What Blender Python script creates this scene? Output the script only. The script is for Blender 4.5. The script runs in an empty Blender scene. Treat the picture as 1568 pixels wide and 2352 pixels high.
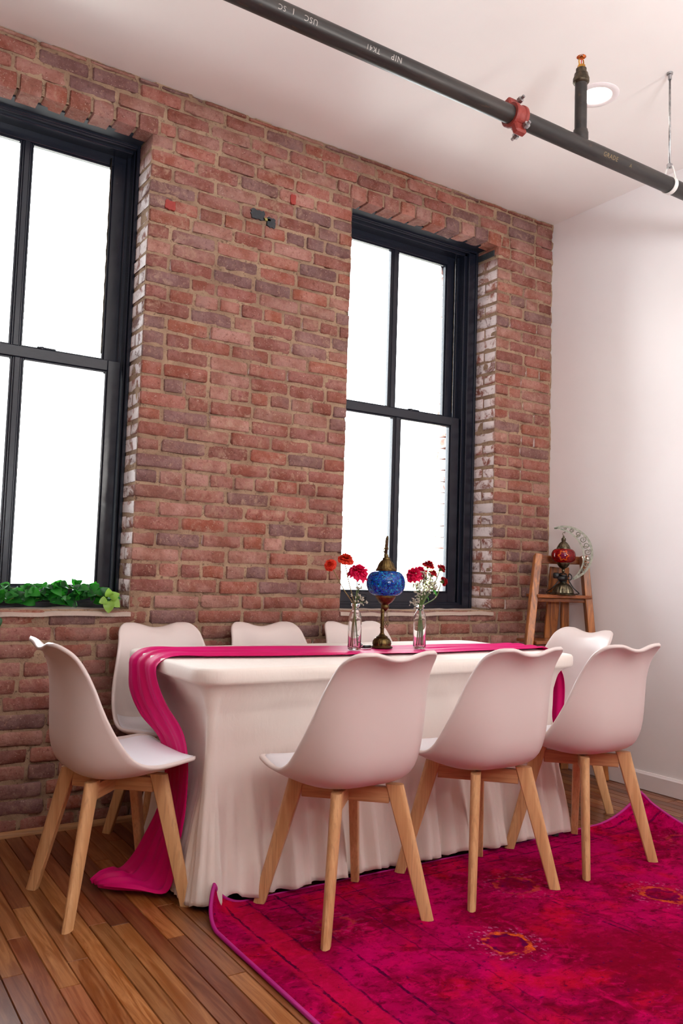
import bpy, bmesh, math, random
import numpy as np
from mathutils import Vector, Matrix

SC = bpy.context.scene
COL = SC.collection
PI = math.pi
R8 = random.Random(11)

# ------------------------------------------------------------------ camera
cam_d = bpy.data.cameras.new('camera')
cam = bpy.data.objects.new('camera', cam_d)
COL.objects.link(cam)
cam_d.sensor_fit = 'VERTICAL'
cam_d.sensor_height = 36.0
cam_d.lens = 1901.888 / 2352 * 36.0
cam_d.clip_start = 0.05
cam_d.clip_end = 200
RW = ((0.83882449, -0.06563971, -0.5404303),
      (-0.54347929, -0.04319625, -0.83831041),
      (0.0316819, 0.99690798, -0.0719079))
cm_ = Matrix(RW).to_4x4()
cm_.translation = (-3.7625, -3.5126, 1.0840)
cam.matrix_world = cm_
SC.camera = cam

# ------------------------------------------------------------------ colour management, world, lights
SC.view_settings.view_transform = 'Standard'
SC.view_settings.look = 'None'
SC.view_settings.gamma = 1.0
SC.view_settings.use_curve_mapping = False
SC.view_settings.exposure = 0.06
SC.cycles.use_denoising = True
SC.cycles.max_bounces = 10
SC.cycles.diffuse_bounces = 5
SC.cycles.transparent_max_bounces = 16
SC.cycles.sample_clamp_indirect = 6.0

SKY = 16.0
STROBE = 44.0
FILL = 205.0
world = bpy.data.worlds.new('overcast_sky')
SC.world = world
world.use_nodes = True
wn = world.node_tree.nodes
wb = wn['Background']
wb.inputs['Color'].default_value = (0.92, 0.955, 1.0, 1)
wb.inputs['Strength'].default_value = SKY


def area_lamp(name, loc, aim, size, power, color, shape='DISK', portal=False, size_y=None, spread=None):
    d = bpy.data.lights.new(name, 'AREA')
    d.shape = shape
    d.size = size
    if size_y:
        d.size_y = size_y
    d.energy = power
    d.color = color
    if spread:
        d.spread = spread
    o = bpy.data.objects.new(name, d)
    COL.objects.link(o)
    o.location = loc
    o.rotation_euler = (Vector(aim) - Vector(loc)).to_track_quat('-Z', 'Y').to_euler()
    if portal:
        d.cycles.is_portal = True
    return o


# daylight portals of the two windows (guide sky light only)
area_lamp('window_portal', (-3.05, 0.33, 1.97), (-3.05, -1, 1.97), 1.0, 1, (1, 1, 1), 'RECTANGLE', True, 2.2)
area_lamp('window_portal', (-1.01, 0.33, 1.97), (-1.01, -1, 1.97), 1.1, 1, (1, 1, 1), 'RECTANGLE', True, 2.2)
# photographer's light standing in the room to the right of the camera: throws the pipe's shadows on the ceiling
area_lamp('studio_lamp', (-1.0, -4.35, 2.0), (-1.25, -3.0, 3.6), 0.4, STROBE, (1.0, 0.965, 0.91))
# added fill lamp, unseen, turned up at the ceiling to bounce into the room
area_lamp('fill_lamp', (-2.9, -4.75, 1.55), (-2.7, -4.3, 3.3), 1.0, FILL, (0.90, 0.96, 1.0))

# ------------------------------------------------------------------ helpers


def put(o, parent=None):
    COL.objects.link(o)
    if parent is not None:
        o.parent = parent
    return o


def tag(o, label, cat, group=None, kind=None):
    o['label'] = label
    o['category'] = cat
    if group:
        o['group'] = group
    if kind:
        o['kind'] = kind
    return o


def empty(name, loc, rz=0.0):
    o = bpy.data.objects.new(name, None)
    o.location = loc
    o.rotation_euler = (0, 0, rz)
    o.empty_display_size = 0.05
    return put(o)


class G:
    """collects vertices and faces of one mesh"""

    def __init__(self):
        self.v = []
        self.f = []

    def add(self, V, F):
        b = len(self.v)
        self.v += [tuple(map(float, p)) for p in V]
        self.f += [tuple(b + i for i in q) for q in F]
        return self

    def grid(self, P, closed_u=False, closed_v=False):
        """P[i][j]: array n x m x 3"""
        P = np.asarray(P)
        n, m = P.shape[:2]
        F = []
        for i in range(n if closed_u else n - 1):
            for j in range(m if closed_v else m - 1):
                a, b = i * m + j, i * m + (j + 1) % m
                c, d = ((i + 1) % n) * m + (j + 1) % m, ((i + 1) % n) * m + j
                F.append((a, b, c, d))
        return self.add(P.reshape(-1, 3), F)

    def box(self, lo, hi, bev=0.0):
        (x0, y0, z0), (x1, y1, z1) = lo, hi
        if bev <= 0:
            V = [(x0, y0, z0), (x1, y0, z0), (x1, y1, z0), (x0, y1, z0), (x0, y0, z1), (x1, y0, z1), (x1, y1, z1), (x0, y1, z1)]
            F = [(0, 3, 2, 1), (4, 5, 6, 7), (0, 1, 5, 4), (1, 2, 6, 5), (2, 3, 7, 6), (3, 0, 4, 7)]
            return self.add(V, F)
        bm = bmesh.new()
        bmesh.ops.create_cube(bm, size=1)
        bmesh.ops.scale(bm, vec=(x1 - x0, y1 - y0, z1 - z0), verts=bm.verts)
        bmesh.ops.translate(bm, vec=((x0 + x1) / 2, (y0 + y1) / 2, (z0 + z1) / 2), verts=bm.verts)
        bmesh.ops.bevel(bm, geom=bm.edges[:], offset=bev, segments=1, affect='EDGES')
        bm.verts.index_update()
        self.add([v.co for v in bm.verts], [[v.index for v in f.verts] for f in bm.faces])
        bm.free()
        return self

    def lathe(self, prof, seg=32, c=(0, 0, 0), ribs=0, rib=0.0, axis='z', mod=None):
        P = []
        for k, (r, z) in enumerate(prof):
            row = []
            for s in range(seg):
                a = 2 * PI * s / seg
                rr = r
                if mod:
                    rr = mod(r, z, a, k)
                x, y = rr * math.cos(a), rr * math.sin(a)
                p = (x, y, z) if axis == 'z' else ((z, x, y) if axis == 'x' else (x, z, y))
                row.append((p[0] + c[0], p[1] + c[1], p[2] + c[2]))
            P.append(row)
        return self.grid(P, closed_v=True)

    def tube(self, pts, rad, seg=8, caps=True, closed=False):
        pts = [Vector(p) for p in pts]
        n = len(pts)
        if not hasattr(rad, '__len__'):
            rad = [rad] * n
        up = None
        P = []
        for i in range(n):
            if closed:
                t = pts[(i + 1) % n] - pts[i - 1]
            else:
                t = pts[min(i + 1, n - 1)] - pts[max(i - 1, 0)]
            if t.length < 1e-9:
                t = Vector((0, 0, 1))
            t.normalize()
            if up is None:
                up = t.orthogonal().normalized()
            up = (up - t * up.dot(t))
            up = up.normalized() if up.length > 1e-6 else t.orthogonal().normalized()
            w = t.cross(up)
            P.append([pts[i] + (up * math.cos(2 * PI * s / seg) + w * math.sin(2 * PI * s / seg)) * rad[i] for s in range(seg)])
        b = len(self.v)
        self.grid([[tuple(q) for q in r] for r in P], closed_u=closed, closed_v=True)
        if caps and not closed:
            self.f.append(tuple(b + s for s in range(seg))[::-1])
            self.f.append(tuple(b + (n - 1) * seg + s for s in range(seg)))
        return self

    def xform(self, M):
        self.v = [tuple(M @ Vector(p)) for p in self.v]
        return self

    def mesh(self, name, mat=None, smooth=True, angle=None):
        me = bpy.data.meshes.new(name)
        me.from_pydata(self.v, [], self.f)
        me.validate()
        if mat is not None:
            me.materials.append(mat)
        if smooth:
            me.polygons.foreach_set('use_smooth', [True] * len(me.polygons))
            if angle:
                me.set_sharp_from_angle(angle=math.radians(angle))
        me.update()
        return me

    def build(self, name, mat=None, parent=None, smooth=True, angle=None):
        return put(bpy.data.objects.new(name, self.mesh(name, mat, smooth, angle)), parent)


def fix_normals(o):
    bm = bmesh.new()
    bm.from_mesh(o.data)
    bmesh.ops.recalc_face_normals(bm, faces=bm.faces[:])
    bm.to_mesh(o.data)
    bm.free()
    return o


def spline(pts, n):
    """Catmull-Rom through pts (any dimension) at n samples"""
    P = np.asarray(pts, float)
    d = np.r_[0, np.cumsum(np.maximum(np.linalg.norm(np.diff(P, axis=0), axis=1), 1e-9))]
    return spline_at(P, d / d[-1], np.linspace(0, 1, n))


def spline_at(P, tk, ts):
    P = np.asarray(P, float)
    if P.ndim == 1:
        P = P[:, None]
    tk = np.asarray(tk, float)
    m = np.zeros_like(P)
    m[1:-1] = (P[2:] - P[:-2]) / (tk[2:] - tk[:-2])[:, None]
    m[0] = (P[1] - P[0]) / (tk[1] - tk[0])
    m[-1] = (P[-1] - P[-2]) / (tk[-1] - tk[-2])
    out = []
    for t in ts:
        i = int(np.clip(np.searchsorted(tk, t) - 1, 0, len(tk) - 2))
        h = tk[i + 1] - tk[i]
        s = (t - tk[i]) / h
        out.append((2 * s**3 - 3 * s**2 + 1) * P[i] + (s**3 - 2 * s**2 + s) * h * m[i] + (-2 * s**3 + 3 * s**2) * P[i + 1] + (s**3 - s**2) * h * m[i + 1])
    return np.array(out)


def lin(ts, tk, vk):
    return np.interp(ts, tk, vk)


_rs = np.random.RandomState(5)
_LAT = _rs.rand(64, 64)


def vnoise(x, y):
    """smooth 2-D value noise in 0..1 (numpy)"""
    x, y = np.asarray(x, float), np.asarray(y, float)
    xi, yi = np.floor(x).astype(int), np.floor(y).astype(int)
    fx, fy = x - xi, y - yi
    fx, fy = fx * fx * (3 - 2 * fx), fy * fy * (3 - 2 * fy)
    g = lambda a, b: _LAT[a % 64, b % 64]
    return (g(xi, yi) * (1 - fx) + g(xi + 1, yi) * fx) * (1 - fy) + (g(xi, yi + 1) * (1 - fx) + g(xi + 1, yi + 1) * fx) * fy


def sstep(a, b, x):
    t = np.clip((np.asarray(x, float) - a) / (b - a), 0, 1)
    return t * t * (3 - 2 * t)


# ------------------------------------------------------------------ materials
def srgb(r, g, b):
    f = lambda c: (c / 255 / 12.92) if c / 255 <= 0.04045 else ((c / 255 + 0.055) / 1.055) ** 2.4
    return (f(r), f(g), f(b), 1.0)


class M:
    """small node-tree builder"""

    def __init__(self, name, rough=0.5, color=(0.8, 0.8, 0.8, 1), metal=0.0, coat=0.0, spec=0.5):
        self.m = bpy.data.materials.new(name)
        self.m.use_nodes = True
        self.t = self.m.node_tree
        self.b = self.t.nodes['Principled BSDF']
        self.out = self.t.nodes['Material Output']
        self.b.inputs['Base Color'].default_value = color
        self.b.inputs['Roughness'].default_value = rough
        self.b.inputs['Metallic'].default_value = metal
        self.b.inputs['Coat Weight'].default_value = coat
        self.b.inputs['Specular IOR Level'].default_value = spec

    def n(self, typ, **kw):
        nd = self.t.nodes.new(typ)
        for k, v in kw.items():
            setattr(nd, k, v)
        return nd

    def l(self, a, b):
        self.t.links.new(a, b)

    def val(self, sock, v):
        if hasattr(v, 'is_output') or isinstance(v, bpy.types.NodeSocket):
            self.l(v, sock)
        else:
            sock.default_value = v

    def math(self, op, a, b=0.0, c=0.0, clamp=False):
        nd = self.n('ShaderNodeMath', operation=op, use_clamp=clamp)
        self.val(nd.inputs[0], a)
        self.val(nd.inputs[1], b)
        self.val(nd.inputs[2], c)
        return nd.outputs[0]

    def pos(self):
        return self.n('ShaderNodeNewGeometry').outputs['Position']

    def obj(self):
        return self.n('ShaderNodeTexCoord').outputs['Object']

    def mapping(self, vec, scale=(1, 1, 1), loc=(0, 0, 0), rot=(0, 0, 0)):
        nd = self.n('ShaderNodeMapping')
        self.l(vec, nd.inputs['Vector'])
        self.val(nd.inputs['Scale'], scale)
        self.val(nd.inputs['Location'], loc)
        self.val(nd.inputs['Rotation'], rot)
        return nd.outputs[0]

    def noise(self, vec, scale=5.0, detail=4.0, rough=0.55, dist=0.0):
        nd = self.n('ShaderNodeTexNoise')
        self.l(vec, nd.inputs['Vector'])
        nd.inputs['Scale'].default_value = scale
        nd.inputs['Detail'].default_value = detail
        nd.inputs['Roughness'].default_value = rough
        nd.inputs['Distortion'].default_value = dist
        return nd.outputs['Fac']

    def ramp(self, fac, stops, interp='LINEAR'):
        nd = self.n('ShaderNodeValToRGB')
        cr = nd.color_ramp
        cr.interpolation = interp
        while len(cr.elements) < len(stops):
            cr.elements.new(0.5)
        for e, (p, c) in zip(cr.elements, stops):
            e.position = p
            e.color = c if hasattr(c, '__len__') else (c, c, c, 1)
        self.val(nd.inputs[0], fac)
        return nd.outputs['Color']

    def step(self, v, a, b):
        nd = self.n('ShaderNodeMapRange', interpolation_type='SMOOTHSTEP')
        self.val(nd.inputs['Value'], v)
        nd.inputs['From Min'].default_value = a
        nd.inputs['From Max'].default_value = b
        return nd.outputs['Result']

    def mix(self, fac, a, b, blend='MIX'):
        nd = self.n('ShaderNodeMix', data_type='RGBA', blend_type=blend)
        self.val(nd.inputs[0], fac)
        self.val(nd.inputs[6], a)
        self.val(nd.inputs[7], b)
        return nd.outputs[2]

    def hsv(self, col, h=0.5, s=1.0, v=1.0):
        nd = self.n('ShaderNodeHueSaturation')
        self.val(nd.inputs['Hue'], h)
        self.val(nd.inputs['Saturation'], s)
        self.val(nd.inputs['Value'], v)
        self.val(nd.inputs['Color'], col)
        return nd.outputs[0]

    def bump(self, h, strength=0.3, dist=0.01, prev=None):
        nd = self.n('ShaderNodeBump')
        nd.inputs['Strength'].default_value = strength
        nd.inputs['Distance'].default_value = dist
        self.l(h, nd.inputs['Height'])
        if prev is not None:
            self.l(prev, nd.inputs['Normal'])
        return nd.outputs[0]

    def set(self, **kw):
        for k, v in kw.items():
            self.val(self.b.inputs[k.replace('_', ' ')], v)
        return self


def mat_brick(name, joined):
    k = M(name, 0.8, spec=0.4)
    p = k.pos()
    if joined:
        tint = k.n('ShaderNodeAttribute', attribute_name='tint').outputs['Color']
    else:
        tint = k.n('ShaderNodeObjectInfo').outputs['Color']
    n1 = k.noise(p, 9, 5, 0.6)
    n2 = k.noise(p, 60, 4, 0.7)
    n3 = k.noise(p, 22, 5, 0.65, 0.6)
    n4 = k.noise(p, 1.7, 3, 0.6)
    col = k.mix(k.step(n1, 0.35, 0.65), k.hsv(tint, 0.5, 1.05, 0.86), k.hsv(tint, 0.5, 0.85, 1.28))
    col = k.mix(k.step(n2, 0.5, 0.75), col, k.hsv(tint, 0.497, 1.05, 0.6))
    # old mortar and lime haze smeared over the faces, heavier in large patches
    haze = k.math('MULTIPLY', k.step(n3, 0.48, 0.72), k.step(n4, 0.38, 0.7))
    col = k.mix(k.math('MULTIPLY', haze, 0.75), col, srgb(176, 146, 124))
    chip = k.math('MULTIPLY', k.step(k.noise(p, 48, 5, 0.75, 0.8), 0.56, 0.66), 0.55)
    col = k.mix(chip, col, srgb(168, 132, 112))
    soot = k.math('MULTIPLY', k.step(k.noise(p, 4.5, 4, 0.65), 0.56, 0.75), 0.45)
    col = k.mix(soot, col, srgb(88, 62, 58))
    fleck = k.step(k.noise(p, 150, 2, 0.5), 0.66, 0.74)
    col = k.mix(k.math('MULTIPLY', fleck, 0.5), col, srgb(205, 185, 170))
    # whitewash left on the window returns, the sky's grazing gleam painted in too
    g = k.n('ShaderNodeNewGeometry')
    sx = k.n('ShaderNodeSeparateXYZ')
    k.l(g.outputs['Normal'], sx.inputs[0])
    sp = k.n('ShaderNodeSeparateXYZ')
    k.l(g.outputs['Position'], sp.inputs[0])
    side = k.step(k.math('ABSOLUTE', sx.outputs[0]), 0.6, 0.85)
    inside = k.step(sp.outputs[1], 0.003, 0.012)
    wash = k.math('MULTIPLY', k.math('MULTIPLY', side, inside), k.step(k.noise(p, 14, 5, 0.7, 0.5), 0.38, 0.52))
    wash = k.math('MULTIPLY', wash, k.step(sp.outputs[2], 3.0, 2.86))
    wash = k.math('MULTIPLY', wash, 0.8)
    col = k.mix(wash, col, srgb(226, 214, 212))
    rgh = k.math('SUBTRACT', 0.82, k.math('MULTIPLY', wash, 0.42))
    b1 = k.bump(k.noise(p, 120, 4, 0.7), 0.5, 0.004)
    b2 = k.bump(k.noise(p, 28, 4, 0.6), 0.55, 0.012, b1)
    b2 = k.bump(k.noise(k.mapping(p, (1, 1, 1.6)), 11, 3, 0.6), 0.35, 0.02, b2)
    k.set(Base_Color=col, Normal=b2, Roughness=rgh)
    return k.m


def mat_mortar():
    k = M('mortar', 0.92, spec=0.25)
    p = k.pos()
    col = k.mix(k.step(k.noise(p, 6, 5, 0.6), 0.3, 0.7), srgb(140, 112, 92), srgb(174, 146, 120))
    col = k.mix(k.step(k.noise(p, 70, 3, 0.6), 0.52, 0.75), col, srgb(108, 82, 68))
    b = k.bump(k.noise(p, 90, 5, 0.75), 0.7, 0.008)
    b = k.bump(k.noise(p, 260, 2, 0.6), 0.4, 0.003, b)
    k.set(Base_Color=col, Normal=b)
    return k.m


def mat_paint(name, col, rough=0.6, bump=0.08, scale=14):
    k = M(name, rough, col)
    p = k.pos()
    c = k.mix(k.step(k.noise(p, 1.6, 4, 0.6), 0.3, 0.7), col, tuple(x * 0.965 for x in col[:3]) + (1,))
    k.set(Base_Color=c, Normal=k.bump(k.noise(p, scale, 5, 0.6), bump, 0.01))
    return k.m


def mat_wood_floor(name, joined=False):
    k = M(name, 0.3, coat=0.25)
    k.b.inputs['Coat Roughness'].default_value = 0.16
    p = k.pos()
    oi = k.n('ShaderNodeObjectInfo')
    tint = k.n('ShaderNodeAttribute', attribute_name='tint').outputs['Color'] if joined else oi.outputs['Color']
    ofs = k.n('ShaderNodeCombineXYZ')
    sepc = k.n('ShaderNodeSeparateColor')
    k.l(tint, sepc.inputs[0])
    k.l(k.math('MULTIPLY', sepc.outputs[0], 97.0), ofs.inputs[2])
    add = k.n('ShaderNodeVectorMath', operation='ADD')
    k.l(p, add.inputs[0])
    k.l(ofs.outputs[0], add.inputs[1])
    v = add.outputs[0]
    grain = k.noise(k.mapping(v, (42, 2.6, 1)), 1.0, 6, 0.62, 1.4)
    fine = k.noise(k.mapping(v, (220, 7, 1)), 1.0, 3, 0.6, 0.3)
    blot = k.noise(k.mapping(v, (9, 1.6, 1)), 1.0, 4, 0.6, 0.8)
    col = k.mix(k.step(grain, 0.35, 0.68), k.hsv(tint, 0.49, 1.1, 0.62), k.hsv(tint, 0.503, 0.97, 1.16))
    col = k.mix(k.math('MULTIPLY', k.step(fine, 0.5, 0.75), 0.4), col, k.hsv(tint, 0.49, 1.05, 0.55))
    col = k.mix(k.math('MULTIPLY', k.step(blot, 0.55, 0.8), 0.6), col, k.hsv(tint, 0.485, 1.05, 0.42))
    scuff = k.step(k.noise(k.mapping(p, (60, 20, 1)), 1.0, 3, 0.7), 0.72, 0.8)
    col = k.mix(k.math('MULTIPLY', scuff, 0.5), col, srgb(60, 34, 24))
    b = k.bump(grain, 0.12, 0.002)
    rgh = k.math('ADD', 0.24, k.math('MULTIPLY', k.noise(p, 5, 4, 0.6), 0.2))
    k.set(Base_Color=col, Normal=b, Roughness=rgh)
    return k.m


def mat_wood(name, ca, cb, scale=1.0, rough=0.45, axis=2, coat=0.0):
    """grain running along the object's local axis"""
    k = M(name, rough, coat=coat)
    o = k.obj()
    rnd = k.n('ShaderNodeObjectInfo').outputs['Random']
    s = [38 * scale] * 3
    s[axis] = 2.2 * scale
    cx = k.n('ShaderNodeCombineXYZ')
    k.l(k.math('MULTIPLY', rnd, 31.0), cx.inputs[0])
    k.l(k.math('MULTIPLY', rnd, 17.0), cx.inputs[1])
    add = k.n('ShaderNodeVectorMath', operation='ADD')
    k.l(k.mapping(o, tuple(s)), add.inputs[0])
    k.l(cx.outputs[0], add.inputs[1])
    g = k.noise(add.outputs[0], 1.0, 6, 0.6, 1.2)
    s2 = [190 * scale] * 3
    s2[axis] = 9 * scale
    f = k.noise(k.mapping(o, tuple(s2)), 1.0, 2, 0.5)
    col = k.mix(k.step(g, 0.32, 0.7), ca, cb)
    col = k.mix(k.math('MULTIPLY', k.step(f, 0.52, 0.7), 0.35), col, tuple(x * 0.55 for x in ca[:3]) + (1,))
    k.set(Base_Color=col, Normal=k.bump(g, 0.08, 0.002))
    return k.m


def mat_cloth():
    k = M('white_stretch_cloth', 0.75, srgb(238, 228, 220), spec=0.3)
    o = k.pos()
    k.b.inputs['Sheen Weight'].default_value = 0.25
    b = k.bump(k.noise(k.mapping(o, (7, 7, 2.2)), 1.6, 3, 0.5, 0.6), 0.15, 0.02)
    b = k.bump(k.noise(k.mapping(o, (30, 30, 12)), 1.0, 4, 0.6, 1.5), 0.14, 0.008, b)
    k.set(Normal=b)
    return k.m


def mat_satin():
    k = M('fuchsia_satin', 0.52, spec=0.22)
    p = k.pos()
    col = k.mix(k.step(k.noise(p, 3, 3, 0.5), 0.3, 0.7), srgb(206, 0, 92), srgb(222, 0, 116))
    k.b.inputs['Sheen Weight'].default_value = 0.12
    k.b.inputs['Sheen Tint'].default_value = (1, 0.25, 0.75, 1)
    k.set(Base_Color=col, Normal=k.bump(k.noise(k.mapping(p, (3, 40, 20)), 1, 3, 0.5, 0.4), 0.15, 0.006))
    # thin woven fabric lets some light through
    tr = k.n('ShaderNodeBsdfTranslucent')
    k.l(col, tr.inputs[0])
    mx = k.n('ShaderNodeMixShader')
    mx.inputs[0].default_value = 0.12
    k.l(k.b.outputs[0], mx.inputs[1])
    k.l(tr.outputs[0], mx.inputs[2])
    k.l(mx.outputs[0], k.out.inputs[0])
    return k.m


def mat_rug():
    k = M('overdyed_rug_pile', 0.95, spec=0.03)
    p = k.pos()
    sp = k.n('ShaderNodeSeparateXYZ')
    k.l(p, sp.inputs[0])
    X, Y = sp.outputs[0], sp.outputs[1]
    wob = k.noise(p, 30, 3, 0.6)
    wx = k.math('ADD', X, k.math('MULTIPLY', k.math('SUBTRACT', wob, 0.5), 0.02))
    wy = k.math('ADD', Y, k.math('MULTIPLY', k.math('SUBTRACT', k.noise(p, 26, 3, 0.6), 0.5), 0.02))
    big = k.noise(k.mapping(p, (1, 1.0, 1)), 2.6, 5, 0.62, 0.6)
    mid = k.noise(p, 9, 5, 0.66, 0.9)
    col = k.mix(k.step(big, 0.36, 0.64), srgb(118, 0, 36), srgb(172, 0, 80))
    col = k.mix(k.math('MULTIPLY', k.step(mid, 0.5, 0.68), 0.8), col, srgb(190, 2, 80))
    col = k.mix(k.math('MULTIPLY', k.step(k.noise(p, 13, 5, 0.7, 0.5), 0.55, 0.72), 0.85), col, srgb(94, 0, 24))
    red = k.math('MULTIPLY', k.step(k.noise(k.mapping(p, (1, 1, 1), (7, 3, 0)), 4, 4, 0.6), 0.52, 0.66), 0.7)
    col = k.mix(red, col, srgb(186, 8, 40))
    m2 = k.noise(k.mapping(p, (1.0, 1.5, 1), (3, 1, 0)), 26, 6, 0.72, 0.5)
    col = k.mix(k.math('MULTIPLY', k.step(m2, 0.50, 0.66), 0.75), col, srgb(88, 0, 28))
    col = k.mix(k.math('MULTIPLY', k.step(m2, 0.46, 0.32), 0.6), col, srgb(198, 2, 92))
    worn = k.step(k.noise(p, 18, 5, 0.75), 0.36, 0.6)   # wear breaks the drawn pattern up

    def line(axis, at, w, c, strength=1.0, a=None, b=None, other=None):
        nonlocal col
        d = k.math('ABSOLUTE', k.math('SUBTRACT', axis, at))
        f = k.step(d, w, w * 0.45)
        f = k.math('MULTIPLY', f, k.math('MULTIPLY', worn, strength))
        if a is not None:
            f = k.math('MULTIPLY', f, k.math('MULTIPLY', k.step(other, a, a + 0.02), k.step(other, b, b - 0.02)))
        col = k.mix(f, col, c)

    # borders along the long side (left) and the near-table side (far)
    dark = srgb(52, 0, 40)
    band = k.math('MULTIPLY', k.step(wx, -2.60, -2.585), k.step(wx, -2.49, -2.505))
    col = k.mix(k.math('MULTIPLY', band, 0.4), col, srgb(196, 14, 58))
    for at, w, s in ((-2.575, 0.006, 0.9), (-2.49, 0.005, 0.8), (-2.385, 0.006, 0.9), (-2.20, 0.004, 0.6), (-2.12, 0.004, 0.5)):
        line(wx, at, w, dark, s)
    for at, w, s in ((-1.075, 0.006, 0.8), (-1.14, 0.006, 0.8), (-1.29, 0.005, 0.7), (-1.36, 0.004, 0.5)):
        line(wy, at, w, dark, s, -2.55, 0.2, X)
    # dark lozenge of the field, drawn with slanted lines
    s1 = k.math('ADD', wx, k.math('MULTIPLY', wy, 0.12))
    line(s1, -1.78, 0.006, dark, 0.9, -2.1, -1.46, Y)
    line(s1, -1.755, 0.004, dark, 0.6, -2.1, -1.46, Y)
    s2 = k.math('ADD', wy, k.math('MULTIPLY', wx, 0.55))
    line(s2, -2.80, 0.02, srgb(92, 0, 26), 0.7, -2.3, -1.2, X)
    line(s2, -2.38, 0.012, srgb(92, 0, 26), 0.6, -2.1, -1.2, X)
    dd = k.math('MULTIPLY', k.step(wx, -1.86, -1.76), k.step(s2, -2.6, -2.72))
    col = k.mix(k.math('MULTIPLY', dd, 0.6), col, srgb(120, 0, 28))
    # rosettes: ragged orange rings with a purple inner ring and pale flecks outside
    wa = k.math('ADD', k.math('MULTIPLY', k.math('SUBTRACT', k.noise(p, 34, 3, 0.6), 0.5), 0.06), k.math('MULTIPLY', k.math('SUBTRACT', k.noise(p, 8, 2, 0.5), 0.5), 0.05))
    for cx, cy, r, st in ((-1.957, -1.682, 0.066, 0.95), (-1.21, -1.67, 0.070, 0.6), (-1.60, -1.365, 0.07, 0.3), (-0.60, -1.33, 0.06, 0.25),
                          (-2.33, -1.33, 0.05, 0.2), (-2.30, -2.25, 0.06, 0.4), (-1.45, -2.45, 0.075, 0.6)):
        dx = k.math('SUBTRACT', X, cx)
        dy = k.math('SUBTRACT', Y, cy)
        d = k.math('SQRT', k.math('ADD', k.math('MULTIPLY', dx, dx), k.math('MULTIPLY', dy, dy)))
        d = k.math('ADD', d, wa)
        br = k.step(k.noise(p, 24, 2, 0.5), 0.3, 0.48)
        ring = k.math('MULTIPLY', k.step(k.math('ABSOLUTE', k.math('SUBTRACT', d, r)), 0.011, 0.005), k.math('MULTIPLY', k.math('MULTIPLY', br, worn), st))
        inner = k.math('MULTIPLY', k.step(k.math('ABSOLUTE', k.math('SUBTRACT', d, r * 0.68)), 0.014, 0.006), k.math('MULTIPLY', k.step(k.noise(p, 20, 2, 0.5), 0.42, 0.55), st))
        halo = k.math('MULTIPLY', k.step(k.math('ABSOLUTE', k.math('SUBTRACT', d, r * 1.45)), 0.03, 0.012), k.math('MULTIPLY', k.step(k.noise(p, 70, 2, 0.5), 0.56, 0.64), st))
        col = k.mix(inner, col, srgb(84, 0, 58))
        col = k.mix(ring, col, srgb(222, 92, 22))
        col = k.mix(k.math('MULTIPLY', halo, 0.45), col, srgb(204, 110, 165))
    spk = k.math('MULTIPLY', k.step(k.noise(p, 60, 3, 0.6), 0.64, 0.72), 0.8)
    col = k.mix(spk, col, srgb(70, 0, 62))
    # short nap lying unevenly
    nap = k.noise(k.mapping(p, (1, 2.2, 1)), 420, 2, 0.5)
    col = k.mix(k.math('MULTIPLY', k.step(nap, 0.35, 0.8), 0.35), col, k.hsv(col, 0.5, 1.0, 1.2))
    b = k.bump(nap, 0.6, 0.004)
    b = k.bump(k.noise(p, 60, 3, 0.6), 0.4, 0.006, b)
    k.set(Base_Color=col, Normal=b)
    return k.m


def mat_mosaic(name, cols, dark, scale, flower=None):
    k = M(name, 0.12, coat=0.6)
    o = k.obj()
    vo = k.n('ShaderNodeTexVoronoi', feature='DISTANCE_TO_EDGE')
    k.l(o, vo.inputs['Vector'])
    vo.inputs['Scale'].default_value = scale
    vc = k.n('ShaderNodeTexVoronoi', feature='F1')
    k.l(o, vc.inputs['Vector'])
    vc.inputs['Scale'].default_value = scale
    sc = k.n('ShaderNodeSeparateColor')
    k.l(vc.outputs['Color'], sc.inputs[0])
    col = k.ramp(sc.outputs[0], [(i / max(len(cols) - 1, 1), c) for i, c in enumerate(cols)])
    gap = k.step(vo.outputs['Distance'], 0.03, 0.075)
    col = k.mix(gap, dark, col)
    if flower:
        sp = k.n('ShaderNodeSeparateXYZ')
        k.l(o, sp.inputs[0])
        # six-petalled rosette on the side facing the room (local -y)
        X, Z = sp.outputs[0], k.math('SUBTRACT', sp.outputs[2], flower[0])
        rr = k.math('SQRT', k.math('ADD', k.math('MULTIPLY', X, X), k.math('MULTIPLY', Z, Z)))
        an = k.math('ARCTAN2', Z, X)
        lob = k.math('ADD', 0.028, k.math('MULTIPLY', k.math('COSINE', k.math('MULTIPLY', an, 6.0)), 0.005))
        q = k.math('DIVIDE', rr, lob)
        front = k.step(sp.outputs[1], 0.0, -0.01)
        fl = k.ramp(q, [(0.0, srgb(120, 10, 60)), (0.5, srgb(150, 16, 60)), (0.62, srgb(90, 0, 20)), (0.72, srgb(236, 98, 30)), (0.97, srgb(226, 80, 24)), (1.0, srgb(90, 0, 10))])
        inside = k.math('MULTIPLY', k.step(q, 1.04, 0.99), front)
        col = k.mix(inside, col, fl)
    k.set(Base_Color=col, Normal=k.bump(vo.outputs['Distance'], 0.25, 0.002))
    tr = k.n('ShaderNodeBsdfTranslucent')
    k.l(col, tr.inputs[0])
    mx = k.n('ShaderNodeMixShader')
    mx.inputs[0].default_value = 0.5
    k.l(k.b.outputs[0], mx.inputs[1])
    k.l(tr.outputs[0], mx.inputs[2])
    k.l(mx.outputs[0], k.out.inputs[0])
    return k.m


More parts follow.
